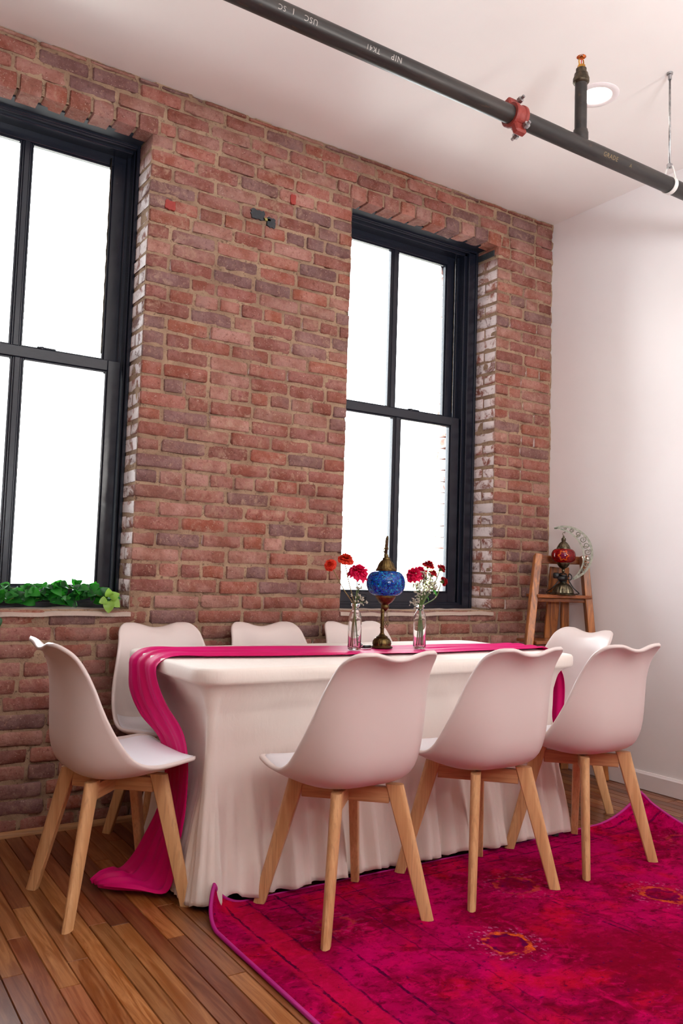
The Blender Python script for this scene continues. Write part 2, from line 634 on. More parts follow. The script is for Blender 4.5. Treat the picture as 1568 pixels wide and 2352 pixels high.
def mat_metal(name, ca, cb, rough=0.35):
    k = M(name, rough, metal=1.0)
    o = k.obj()
    col = k.mix(k.step(k.noise(o, 60, 4, 0.6), 0.35, 0.7), ca, cb)
    k.set(Base_Color=col, Normal=k.bump(k.noise(o, 220, 2, 0.5), 0.15, 0.001))
    return k.m


def mat_pipe():
    k = M('black_steel_pipe', 0.4, metal=0.2)
    p = k.pos()
    n = k.noise(k.mapping(p, (3, 30, 30)), 1, 5, 0.6)
    col = k.mix(k.step(n, 0.35, 0.7), srgb(30, 26, 25), srgb(50, 43, 39))
    col = k.mix(k.math('MULTIPLY', k.step(k.noise(k.mapping(p, (14, 40, 40)), 1, 4, 0.7), 0.62, 0.72), 0.5), col, srgb(84, 60, 40))
    k.set(Base_Color=col, Normal=k.bump(n, 0.1, 0.002))
    return k.m


def mat_glass_pane():
    m = bpy.data.materials.new('window_glass')
    m.use_nodes = True
    t = m.node_tree
    for nd in list(t.nodes):
        if nd.type != 'OUTPUT_MATERIAL':
            t.nodes.remove(nd)
    out = [nd for nd in t.nodes if nd.type == 'OUTPUT_MATERIAL'][0]
    tr = t.nodes.new('ShaderNodeBsdfTransparent')
    tr.inputs[0].default_value = (0.97, 0.985, 0.98, 1)
    gl = t.nodes.new('ShaderNodeBsdfGlossy')
    gl.inputs['Roughness'].default_value = 0.02
    fr = t.nodes.new('ShaderNodeFresnel')
    fr.inputs[0].default_value = 1.45
    mx = t.nodes.new('ShaderNodeMixShader')
    t.links.new(fr.outputs[0], mx.inputs[0])
    t.links.new(tr.outputs[0], mx.inputs[1])
    t.links.new(gl.outputs[0], mx.inputs[2])
    t.links.new(mx.outputs[0], out.inputs[0])
    return m


def mat_leaf(name, ca, cb, rough=0.4, transl=0.25):
    k = M(name, rough)
    o = k.obj()
    rnd = k.n('ShaderNodeObjectInfo').outputs['Random']
    col = k.mix(rnd, ca, cb)
    col = k.mix(k.math('MULTIPLY', k.step(k.noise(o, 90, 3, 0.6), 0.45, 0.7), 0.4), col, tuple(x * 0.6 for x in ca[:3]) + (1,))
    k.set(Base_Color=col)
    tr = k.n('ShaderNodeBsdfTranslucent')
    k.l(k.hsv(col, 0.49, 1.1, 1.5), tr.inputs[0])
    mx = k.n('ShaderNodeMixShader')
    mx.inputs[0].default_value = transl
    k.l(k.b.outputs[0], mx.inputs[1])
    k.l(tr.outputs[0], mx.inputs[2])
    k.l(mx.outputs[0], k.out.inputs[0])
    return k.m


def mat_petal(name, ca, cb):
    k = M(name, 0.6, spec=0.25)
    o = k.pos()
    col = k.mix(k.step(k.noise(o, 130, 3, 0.6), 0.35, 0.7), ca, cb)
    k.set(Base_Color=col)
    tr = k.n('ShaderNodeBsdfTranslucent')
    k.l(col, tr.inputs[0])
    mx = k.n('ShaderNodeMixShader')
    mx.inputs[0].default_value = 0.35
    k.l(k.b.outputs[0], mx.inputs[1])
    k.l(tr.outputs[0], mx.inputs[2])
    k.l(mx.outputs[0], k.out.inputs[0])
    return k.m


def mat_plastic(name, col, rough):
    k = M(name, rough, col, spec=0.45)
    o = k.obj()
    k.set(Normal=k.bump(k.noise(o, 500, 2, 0.5), 0.04, 0.001))
    return k.m


def mat_emit(name, col, strength):
    k = M(name, 0.5, col)
    k.b.inputs['Emission Color'].default_value = col
    k.b.inputs['Emission Strength'].default_value = strength
    return k.m


MAT = dict(
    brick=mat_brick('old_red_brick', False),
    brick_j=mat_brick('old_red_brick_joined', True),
    mortar=mat_mortar(),
    white_wall=mat_paint('white_wall_paint', srgb(242, 238, 238), 0.5, 0.06, 9),
    ceiling=mat_paint('white_ceiling_paint', srgb(242, 236, 232), 0.42, 0.05, 7),
    trim=mat_paint('white_trim_paint', srgb(232, 222, 222), 0.35, 0.04, 30),
    far_wall=mat_paint('taupe_wall_paint', srgb(158, 136, 126), 0.7, 0.05, 9),
    sill=mat_paint('weathered_sill_coat', srgb(178, 158, 146), 0.6, 0.6, 60),
    frame=mat_paint('black_window_enamel', srgb(20, 24, 36), 0.25, 0.05, 30),
    soffit=mat_paint('black_lintel_paint', srgb(20, 24, 36), 0.5, 0.1, 20),
    plank=mat_wood_floor('oiled_floor_board'),
    plank_j=mat_wood_floor('oiled_floor_board_joined', True),
    under=M('dark_subfloor', 0.9, srgb(30, 18, 12)).m,
    shoe=mat_wood('oak_shoe_moulding', srgb(150, 104, 66), srgb(184, 136, 92), 1.0, 0.5, 0),
    beech=mat_wood('beech', srgb(196, 146, 98), srgb(216, 170, 122), 1.0, 0.42, 2),
    beech_r=mat_wood('beech_rail', srgb(192, 140, 94), srgb(212, 164, 116), 1.0, 0.42, 0),
    acacia=mat_wood('acacia', srgb(112, 58, 20), srgb(188, 112, 46), 0.8, 0.3, 2, 0.3),
    acacia_h=mat_wood('acacia_board', srgb(112, 56, 26), srgb(160, 92, 44), 0.8, 0.3, 0, 0.3),
    shell=mat_plastic('white_chair_plastic', srgb(222, 208, 204), 0.34),
    cushion=mat_plastic('white_leatherette', srgb(232, 230, 236), 0.42),
    cloth=mat_cloth(),
    satin=mat_satin(),
    rug=mat_rug(),
    binding=mat_plastic('magenta_binding', srgb(170, 10, 120), 0.6),
    black=mat_plastic('black_plastic', srgb(18, 16, 18), 0.4),
    pipe=mat_pipe(),
    red_iron=mat_paint('red_cast_iron', srgb(122, 34, 24), 0.5, 0.3, 90),
    zinc=mat_metal('zinc', srgb(190, 190, 190), srgb(150, 152, 156), 0.3),
    iron_fit=mat_metal('malleable_iron', srgb(70, 62, 54), srgb(104, 92, 76), 0.45),
    brass=mat_metal('brass', srgb(214, 160, 74), srgb(176, 120, 50), 0.25),
    copper=mat_metal('copper', srgb(216, 134, 88), srgb(190, 104, 64), 0.25),
    aged_brass=mat_metal('aged_brass', srgb(112, 92, 56), srgb(70, 56, 36), 0.36),
    aged_silver=mat_metal('aged_silver', srgb(120, 112, 92), srgb(64, 58, 46), 0.32),
    moon=mat_metal('antique_nickel', srgb(150, 148, 134), srgb(118, 116, 104), 0.45),
    stencil=mat_plastic('grey_stencil_ink', srgb(150, 142, 136), 0.7),
    stencil_y=mat_plastic('ochre_stencil_ink', srgb(128, 108, 76), 0.7),
    glass=mat_glass_pane(),
    blue=mat_mosaic('blue_crackle_mosaic', [srgb(0, 40, 170), srgb(0, 110, 220), srgb(0, 60, 200), srgb(0, 175, 235), srgb(6, 16, 140), srgb(0, 140, 225)], srgb(2, 3, 16), 120),
    redg=mat_mosaic('red_mosaic', [srgb(150, 0, 10), srgb(190, 6, 14), srgb(120, 0, 10)], srgb(100, 0, 6), 90, (0.218,)),
    leaf=mat_leaf('ivy_leaf', srgb(14, 62, 26), srgb(46, 140, 44), 0.35, 0.28),
    leaf_y=mat_leaf('young_ivy_leaf', srgb(120, 165, 60), srgb(140, 180, 74), 0.4, 0.3),
    vine=mat_plastic('vine_stem', srgb(90, 120, 40), 0.6),
    stem=mat_plastic('flower_stem', srgb(84, 104, 44), 0.55),
    twig=mat_plastic('woody_stem', srgb(120, 100, 56), 0.6),
    pink=mat_petal('pink_carnation_petal', srgb(206, 6, 66), srgb(232, 26, 92)),
    coral=mat_petal('coral_petal', srgb(196, 36, 20), srgb(228, 70, 44)),
    crimson=mat_petal('crimson_petal', srgb(150, 10, 24), srgb(190, 26, 36)),
    bloom_w=mat_petal('white_blossom', srgb(196, 188, 172), srgb(214, 208, 194)),
    lens=mat_emit('downlight_diffuser', (1.0, 0.93, 0.80, 1), 14.0),
    street=mat_paint('concrete_street', srgb(170, 166, 158), 0.9, 0.2, 3),
)
_k = M('bottle_glass', 0.0, (1, 1, 1, 1))
_k.b.inputs['Transmission Weight'].default_value = 1.0
_k.b.inputs['IOR'].default_value = 1.45
MAT['bottle'] = _k.m
_k = M('vase_water', 0.0, (1, 1, 1, 1))
_k.b.inputs['Transmission Weight'].default_value = 1.0
_k.b.inputs['IOR'].default_value = 1.33
MAT['water'] = _k.m


def struct(o):
    o['kind'] = 'structure'
    return o


# ------------------------------------------------------------------ room shell
H = 3.2688
SILL, LINT = 0.893, 3.034
XL, XR, YF = -5.4, 0.0, -7.0
W1 = (-3.525, -2.572)      # opening of window 1 in x
W2 = (-1.487, -0.460)
JD = 0.175                 # depth of the returns
RECESS = 0.0062            # mortar sits this far behind the brick faces

struct(G().box((XL - 0.1, YF - 0.1, H), (XR + 0.1, 0.45, H + 0.1)).build('ceiling', MAT['ceiling'], None, False))
struct(G().box((XR, YF, -0.05), (XR + 0.1, 0.45, H)).build('wall_right', MAT['white_wall'], None, False))
struct(G().box((XL - 0.1, YF, -0.05), (XL, 0.45, H)).build('wall_left', MAT['far_wall'], None, False))
struct(G().box((XL - 0.1, YF - 0.1, -0.05), (XR + 0.1, YF, H)).build('wall_front', MAT['far_wall'], None, False))
bb = G()
bb.add([(0, 0, 0), (-0.016, 0, 0), (-0.016, 0, 0.078), (-0.010, 0, 0.086), (-0.008, 0, 0.09), (0, 0, 0.09),
        (0, YF, 0), (-0.016, YF, 0), (-0.016, YF, 0.078), (-0.010, YF, 0.086), (-0.008, YF, 0.09), (0, YF, 0.09)],
       [(i, i + 1, i + 7, i + 6) for i in range(5)] + [(0, 5, 4, 3, 2, 1)])
bo = bb.build('baseboard_right', MAT['trim'], None, False)
bo.location = (0, -0.012, 0.003)
struct(bo)

# --- mortar bed of the brick wall, with the openings cut out
NX = 0.0145


def mortar_panel(g, x0, x1, z0, z1):
    nx, nz = max(2, int((x1 - x0) / NX)), max(2, int((z1 - z0) / NX))
    xs, zs = np.linspace(x0, x1, nx + 1), np.linspace(z0, z1, nz + 1)
    XX, ZZ = np.meshgrid(xs, zs, indexing='ij')
    n = vnoise(XX * 13 + 3, ZZ * 13) * 0.4 + vnoise(XX * 31, ZZ * 31 + 9) * 0.35 + vnoise(XX * 67 + 5, ZZ * 67) * 0.25
    Y = RECESS - (n - 0.5) * 0.017 + 0.010 * sstep(0.70, 0.84, vnoise(XX * 24 + 11, ZZ * 30 + 2))
    P = np.stack([XX, Y, ZZ], -1)
    g.grid(P)


def mortar_side(g, x, z0, z1, flip):
    zs = np.linspace(z0, z1, int((z1 - z0) / NX))
    ys = np.linspace(0.004, 0.36, 16)
    YY, ZZ = np.meshgrid(ys, zs, indexing='ij')
    n = vnoise(YY * 23 + 7, ZZ * 19)
    s = 1 if flip else -1
    g.grid(np.stack([x + s * (0.005 - (n - 0.4) * 0.008), YY, ZZ], -1))


mg = G()
mortar_panel(mg, XL, XR, -0.01, SILL)
mortar_panel(mg, XL, XR, LINT, H)
mortar_panel(mg, XL, W1[0], SILL, LINT)
mortar_panel(mg, W1[1], W2[0], SILL, LINT)
mortar_panel(mg, W2[1], XR, SILL, LINT)
mortar_side(mg, W1[1], SILL - 0.01, LINT, True)
mortar_side(mg, W1[0], SILL - 0.01, LINT, False)
mortar_side(mg, W2[1], SILL - 0.01, LINT, True)
mortar_side(mg, W2[0], SILL - 0.01, LINT, False)
# core of the wall behind the bed (keeps daylight out)
for a, b, c, d in ((XL, XR - 0.001, -0.05, SILL - 0.012), (XL, XR - 0.001, LINT + 0.004, H - 0.001)):
    mg.box((a, 0.03, c), (b, 0.42, d))
for a, b in ((XL, W1[0] - 0.012), (W1[1] + 0.012, W2[0] - 0.012), (W2[1] + 0.012, XR - 0.001)):
    mg.box((a, 0.03, SILL - 0.02), (b, 0.36, LINT + 0.01))
wall = struct(mg.build('wall_back', MAT['mortar'], None, True, 60))

# --- bricks
BV = []
for s in range(16):
    rr = random.Random(100 + s)
    cx, cz = [-0.5, -0.455, 0.02, 0.455, 0.5], [-0.5, -0.36, 0.36, 0.5]
    V, F = [], []
    for i, x in enumerate(cx):
        for j, z in enumerate(cz):
            ei, ej = i in (0, 4), j in (0, 3)
            y = 0.0 + rr.uniform(-0.012, 0.012)
            if ei or ej:
                y = 0.03 + rr.uniform(0, 0.035)
            xx, zz = x, z
            if ei and ej:
                xx *= 1 - rr.uniform(0.01, 0.06)
                zz *= 1 - rr.uniform(0.02, 0.24)
                y += 0.02
            elif ei:
                xx *= 1 - rr.uniform(-0.015, 0.035)
            elif ej:
                zz *= 1 - rr.uniform(-0.05, 0.12)
                xx += rr.uniform(-0.05, 0.05) if i == 2 else 0.0
            V.append((xx, y, zz))
    for i in range(4):
        for j in range(3):
            F.append((i * 4 + j, (i + 1) * 4 + j, (i + 1) * 4 + j + 1, i * 4 + j + 1))
    ring = [i * 4 for i in range(5)] + [16 + j for j in range(1, 4)] + [i * 4 + 3 for i in (3, 2, 1, 0)] + [2, 1]
    b0 = len(V)
    V += [(V[i][0], 1.0, V[i][2]) for i in ring]
    n = len(ring)
    for q in range(n):
        F.append((ring[q], b0 + q, b0 + (q + 1) % n, ring[(q + 1) % n]))
    BV.append((V, F))
BM = []
for V, F in BV:
    g = G().add(V, F)
    BM.append(g.mesh('brick', MAT['brick'], True, 50))

PAL = [srgb(142, 82, 68), srgb(134, 76, 62), srgb(146, 92, 78), srgb(132, 78, 68), srgb(124, 70, 58), srgb(148, 100, 86),
       srgb(122, 84, 78), srgb(138, 78, 62), srgb(142, 82, 64), srgb(116, 80, 76), srgb(144, 96, 84), srgb(136, 84, 72)]


def brick_tint(r):
    c = list(r.choice(PAL))
    v = r.uniform(0.84, 1.12)
    return (c[0] * v, c[1] * v, c[2] * v, 1.0)


bricks = []   # (x0, x1, z0, z1, depth, y0, tint, rotated)


def lay(x0, x1, z0, z1, row, r, left_free=False, right_free=False):
    """one course between x0 and x1"""
    j = 0.013
    head = row % 6 == 3
    L = 0.101 if head else 0.203
    x = x0 if (row % 2 == 0 or head) else x0 + (0.101 if left_free else 0.0)
    cuts = [x0]
    if not (row % 2 == 0 or head):
        cuts.append(x0 + 0.106)
    x = cuts[-1]
    if not left_free:
        x = x0 + (r.random() * 0.15 if row % 2 == 0 else -0.0 + 0.1 * r.random())
        cuts = [x0, x] if x - x0 > 0.05 else [x0]
        x = cuts[-1]
    while x < x1 - 1e-6:
        step = L + j + r.uniform(-0.012, 0.012)
        if not head and r.random() < 0.10:
            step = 0.11 + r.uniform(-0.01, 0.02)
        x = x + step
        if x > x1 - 0.055:
            x = x1
        cuts.append(x)
    for a, b in zip(cuts[:-1], cuts[1:]):
        fl = j / 2 if not (left_free and a == x0) else 0.0
        fr = j / 2 if not (right_free and b == x1) else 0.0
        corner = (left_free and a == x0) or (right_free and b == x1)
        dz = r.uniform(-0.0025, 0.0025)
        dep = 0.1 if not corner else (0.1 if row % 2 == 0 else JD)
        bricks.append([a + fl + r.uniform(-.001, .001), b - fr + r.uniform(-.001, .001), z0 + 0.0062 + dz, z1 - 0.0062 + dz, dep, r.uniform(-0.004, 0.0025), brick_tint(r), 0])


rb = random.Random(3)
zz = -0.0
rows = []
for i in range(13):
    rows.append((SILL - (13 - i) * 0.0687, SILL - (12 - i) * 0.0687))
hh = (LINT - SILL) / 31
for i in range(31):
    rows.append((SILL + i * hh, SILL + (i + 1) * hh))
for i, (a, b) in enumerate(rows):
    if i < 13:
        lay(-3.75, XR - 0.004, a, b, i, rb)
    else:
        lay(-3.95, W1[0], a, b, i, rb, False, True)
        lay(W1[1], W2[0], a, b, i, rb, True, True)
        lay(W2[1], XR - 0.004, a, b, i, rb, True, False)
# courses above the openings: a row of header ends over each, then continuous courses up to the ceiling
for x0, x1 in ((-3.95, W1[0] - 0.03), (W1[1] + 0.03, W2[0] - 0.02), (W2[1] + 0.03, XR - 0.004)):
    lay(x0, x1, LINT, LINT + 0.069, 44, rb)
for (x0, x1) in ((W1[0] - 0.03, W1[1] + 0.03), (W2[0] - 0.02, W2[1] + 0.03)):
    n = round((x1 - x0) / 0.104)
    w = (x1 - x0) / n
    for q in range(n):
        bricks.append([x0 + q * w + 0.006, x0 + (q + 1) * w - 0.006, LINT - 0.010 + rb.uniform(-.004, .004), LINT + 0.063, 0.1, -0.003 + rb.uniform(-.004, .003), brick_tint(rb), 0])
for i, (a, b) in enumerate([(LINT + 0.069, LINT + 0.138), (LINT + 0.138, LINT + 0.207), (LINT + 0.207, H - 0.001)]):
    lay(-3.95, XR - 0.004, a, b, 46 + i, rb)
# second bricks on the returns, where the corner brick is a short one
for i in range(13, 44):
    a, b = rows[i]
    if i % 2 == 0:
        for x, s in ((W1[1], 1), (W2[1], 1), (W1[0], -1), (W2[0], -1)):
            lo, hi = (x, x + 0.09) if s > 0 else (x - 0.09, x)
            bricks.append([lo + 0.001, hi - 0.001, a + 0.0055, b - 0.0055, 0.066, 0.109, brick_tint(rb), 0])
# outer returns seen through the panes
for i in range(10, 45):
    a, b = SILL + (i - 13) * hh, SILL + (i - 12) * hh
    for x in (W1[1] + 0.058, W2[1] - 0.052):
        bricks.append([x + rb.uniform(0, .012), x + 0.12, a + 0.006, b - 0.006, 0.1, 0.362, brick_tint(rb), 0])


cmi = cam.matrix_world.inverted()
FPX = 1901.888


def to_px(p):
    q = cmi @ Vector(p)
    if q.z > -0.1:
        return None
    return (784 + FPX * q.x / -q.z, 1176 - FPX * q.y / -q.z)


def shown(x0, x1, z0, z1, y0):
    """rough share of the picture a brick face takes (0 when out of frame or behind the furniture)"""
    p = [to_px((x, y0, z)) for x in (x0, x1) for z in (z0, z1)]
    if any(q is None for q in p):
        return 0
    cx, cy = sum(q[0] for q in p) / 4, sum(q[1] for q in p) / 4
    if cx < 2 or cx > 1566 or cy < 2 or cy > 2350:
        return 0
    if 330 < cx < 1262 and cy > 1490 or (60 < cx < 330 and 1560 < cy < 1740) or cy > 1860:
        return 0
    return (max(q[0] for q in p) - min(q[0] for q in p)) * (max(q[1] for q in p) - min(q[1] for q in p))


# a few bricks carry old paint
def paint_near(x, z, col):
    b = min(bricks, key=lambda q: abs((q[0] + q[1]) / 2 - x) + abs((q[2] + q[3]) / 2 - z) * 1.5 + (9 if q[5] > 0.05 else 0))
    b[6] = col


bricks.sort(key=lambda q: -shown(q[0], q[1], q[2], q[3], q[5]))
NB = 300
jm, jtint = G(), []
for k_, (x0, x1, z0, z1, dep, y0, t, _r) in enumerate(bricks):
    s = BM[k_ % len(BM)]
    fx = 1 if R8.random() < 0.5 else -1
    fz = 1 if R8.random() < 0.5 else -1
    if k_ < NB:
        o = put(bpy.data.objects.new('brick', s), wall)
        o.location = ((x0 + x1) / 2, y0, (z0 + z1) / 2)
        o.scale = (x1 - x0, dep, z1 - z0)
        # small unevenness of each laid brick
        o.rotation_euler = (R8.uniform(-.02, .02), R8.uniform(-.008, .008), R8.uniform(-.012, .012))
        if fx * fz > 0 and fx < 0:
            o.rotation_euler[1] += PI
        o.color = t
    else:
        V, F = BV[k_ % len(BV)]
        jm.add([((x0 + x1) / 2 + v[0] * (x1 - x0), y0 + v[1] * dep, (z0 + z1) / 2 + v[2] * (z1 - z0)) for v in V], F)
        jtint += [t] * len(V)
jo = jm.build('brick', MAT['brick_j'], wall, True, 50)
at_ = jo.data.attributes.new('tint', 'FLOAT_COLOR', 'POINT')
at_.data.foreach_set('color', np.array(jtint, dtype=np.float32).ravel())
jo['kind'] = 'stuff'

# painted remnants on the pier: thin dried paint films lying on the brick faces


def paint_film(name, x, z, w, h, col, seed):
    r = random.Random(seed)
    g = G()
    n = 22
    pts = []
    for i in range(n):
        a = 2 * PI * i / n
        sx = max(-1, min(1, 1.25 * math.cos(a))) * (1 + r.uniform(-.12, .08))
        sz = max(-1, min(1, 1.25 * math.sin(a))) * (1 + r.uniform(-.2, .1))
        pts.append((x + sx * w / 2, z + sz * h / 2))
    V = [(px_, -0.0072, pz_) for px_, pz_ in pts] + [(px_, 0.004, pz_) for px_, pz_ in pts]
    F = [tuple(range(n))[::-1]] + [(i, (i + 1) % n, n + (i + 1) % n, n + i) for i in range(n)]
    g.add(V, F)
    m = MAT.get(name) or mat_paint(name, col, 0.6, 0.5, 70)
    MAT[name] = m
    o = g.build('paint_film', m, wall, False)
    return o


paint_film('dark_old_paint', -2.035, 2.79, 0.075, 0.05, srgb(44, 48, 52), 1)['label'] = 'dark grey patch of old paint'
paint_film('dark_old_paint', -1.962, 2.768, 0.045, 0.05, srgb(44, 48, 52), 2)
paint_film('yellow_old_paint', -1.985, 2.778, 0.04, 0.012, srgb(140, 132, 70), 3)['label'] = 'yellow streak of old paint'
paint_film('red_old_paint', -2.475, 2.716, 0.05, 0.044, srgb(150, 48, 40), 4)['label'] = 'red patch of old paint'
paint_film('red_old_paint', -1.845, 2.92, 0.03, 0.05, srgb(150, 48, 40), 5)
g = G()
g.box((-0.468, 0.03, 2.972), (-0.4588, 0.165, 3.008), 0.003)
MAT['dark_old_paint'] and g.build('paint_film', MAT['dark_old_paint'], wall, False)

# ledges under the windows: uneven sloped mortar with a worn pale coat
for nm, (x0, x1) in (('trim_1', W1), ('trim_2', W2)):
    xs = np.linspace(x0 - 0.005, x1 + 0.005, 60)
    ys = np.array([-0.012, -0.010, 0.0, 0.03, 0.07, 0.12, 0.2])
    P = []
    for y in ys:
        row = []
        for x in xs:
            n = vnoise(x * 17, y * 30 + 4) * 0.5 + vnoise(x * 5, y * 3) * 0.5
            z = SILL - 0.012 + y * 0.06 + (n - 0.5) * 0.014
            if y == -0.012:
                z = SILL - 0.030 + (n - 0.5) * 0.012
            row.append((x, y - (n - 0.5) * 0.006, z))
        P.append(row)
    struct(G().grid(P).build(nm, MAT['sill'], None, True))

# shoe moulding at the foot of the brick wall
q = [(0.0, 0.0), (-0.022, 0.0), (-0.021, 0.007), (-0.017, 0.014), (-0.010, 0.019), (0.0, 0.021)]
g = G()
g.grid([[(x, y - 0.004, z) for y, z in q] for x in (XL, XR)])
struct(g.build('baseboard_back', MAT['shoe'], None, True, 40))

# ------------------------------------------------------------------ floor
fl = struct(G().box((XL - 0.05, YF - 0.05, -0.06), (XR + 0.05, 0.02, -0.014)).build('floor', MAT['under'], None, False))
FT = [srgb(150, 92, 52), srgb(138, 78, 44), srgb(160, 100, 56), srgb(122, 70, 42), srgb(144, 84, 50), srgb(132, 70, 40), srgb(112, 64, 38), srgb(164, 108, 62)]
PW = 0.0572
pb = G()
pb.add([(-.5, -.5, 0), (.5, -.5, 0), (.5, .5, 0), (-.5, .5, 0), (-.5, -.5, .75), (.5, -.5, .75), (.5, .5, .75), (-.5, .5, .75),
        (-.47, -.4985, 1), (.47, -.4985, 1), (.47, .4985, 1), (-.47, .4985, 1)],
       [(0, 1, 5, 4), (1, 2, 6, 5), (2, 3, 7, 6), (3, 0, 4, 7), (4, 5, 9, 8), (5, 6, 10, 9), (6, 7, 11, 10), (7, 4, 8, 11), (8, 9, 10, 11)])
PMESH = pb.mesh('plank', MAT['plank'], False)
rp = random.Random(21)
planks = []
nx = int((XR - XL) / PW) + 1
for i in range(nx):
    x = XR - (i + 0.5) * PW
    y = 0.0 - 0.02 - rp.uniform(0.0, 0.9)
    edges = [-0.004]
    while edges[-1] > YF:
        edges.append(edges[-1] - (rp.uniform(0.45, 1.5) if len(edges) > 1 else rp.uniform(0.2, 1.2)))
    edges[-1] = YF
    for a, b in zip(edges[1:], edges[:-1]):
        c = rp.choice(FT)
        v = rp.uniform(0.72, 1.12)
        planks.append((x, a, b, (c[0] * v, c[1] * v, c[2] * v, 1)))


def plank_shown(p):
    x, a, b, _t = p
    best = 0
    for y in np.linspace(a, b, 7):
        q = to_px((x, y, 0))
        if q is None:
            continue
        if 0 <= q[0] <= 1568 and 1780 <= q[1] <= 2352:
            under = (-2.66 < x and y < -1.0) or (-2.55 < x < -1.05 and y < -0.1)
            if not under:
                best += 1
    return best


planks.sort(key=lambda p: -plank_shown(p))
jp, jt = G(), []
for k_, p in enumerate(planks):
    x, a, b, t = p
    if plank_shown(p) and k_ < 300:
        o = put(bpy.data.objects.new('plank', PMESH), fl)
        o.location = (x, (a + b) / 2, -0.016)
        o.scale = (PW - 0.0011, b - a - 0.0012, 0.016 + rp.uniform(-.0004, .0004))
        o.color = t
    else:
        jp.add([(x + v[0] * (PW - 0.0011), (a + b) / 2 + v[1] * (b - a - 0.0012), -0.016 + v[2] * 0.016) for v in pb.v], pb.f)
        jt += [t] * len(pb.v)
po = jp.build('plank', MAT['plank_j'], fl, False)
at_ = po.data.attributes.new('tint', 'FLOAT_COLOR', 'POINT')
at_.data.foreach_set('color', np.array(jt, dtype=np.float32).ravel())
po['kind'] = 'stuff'


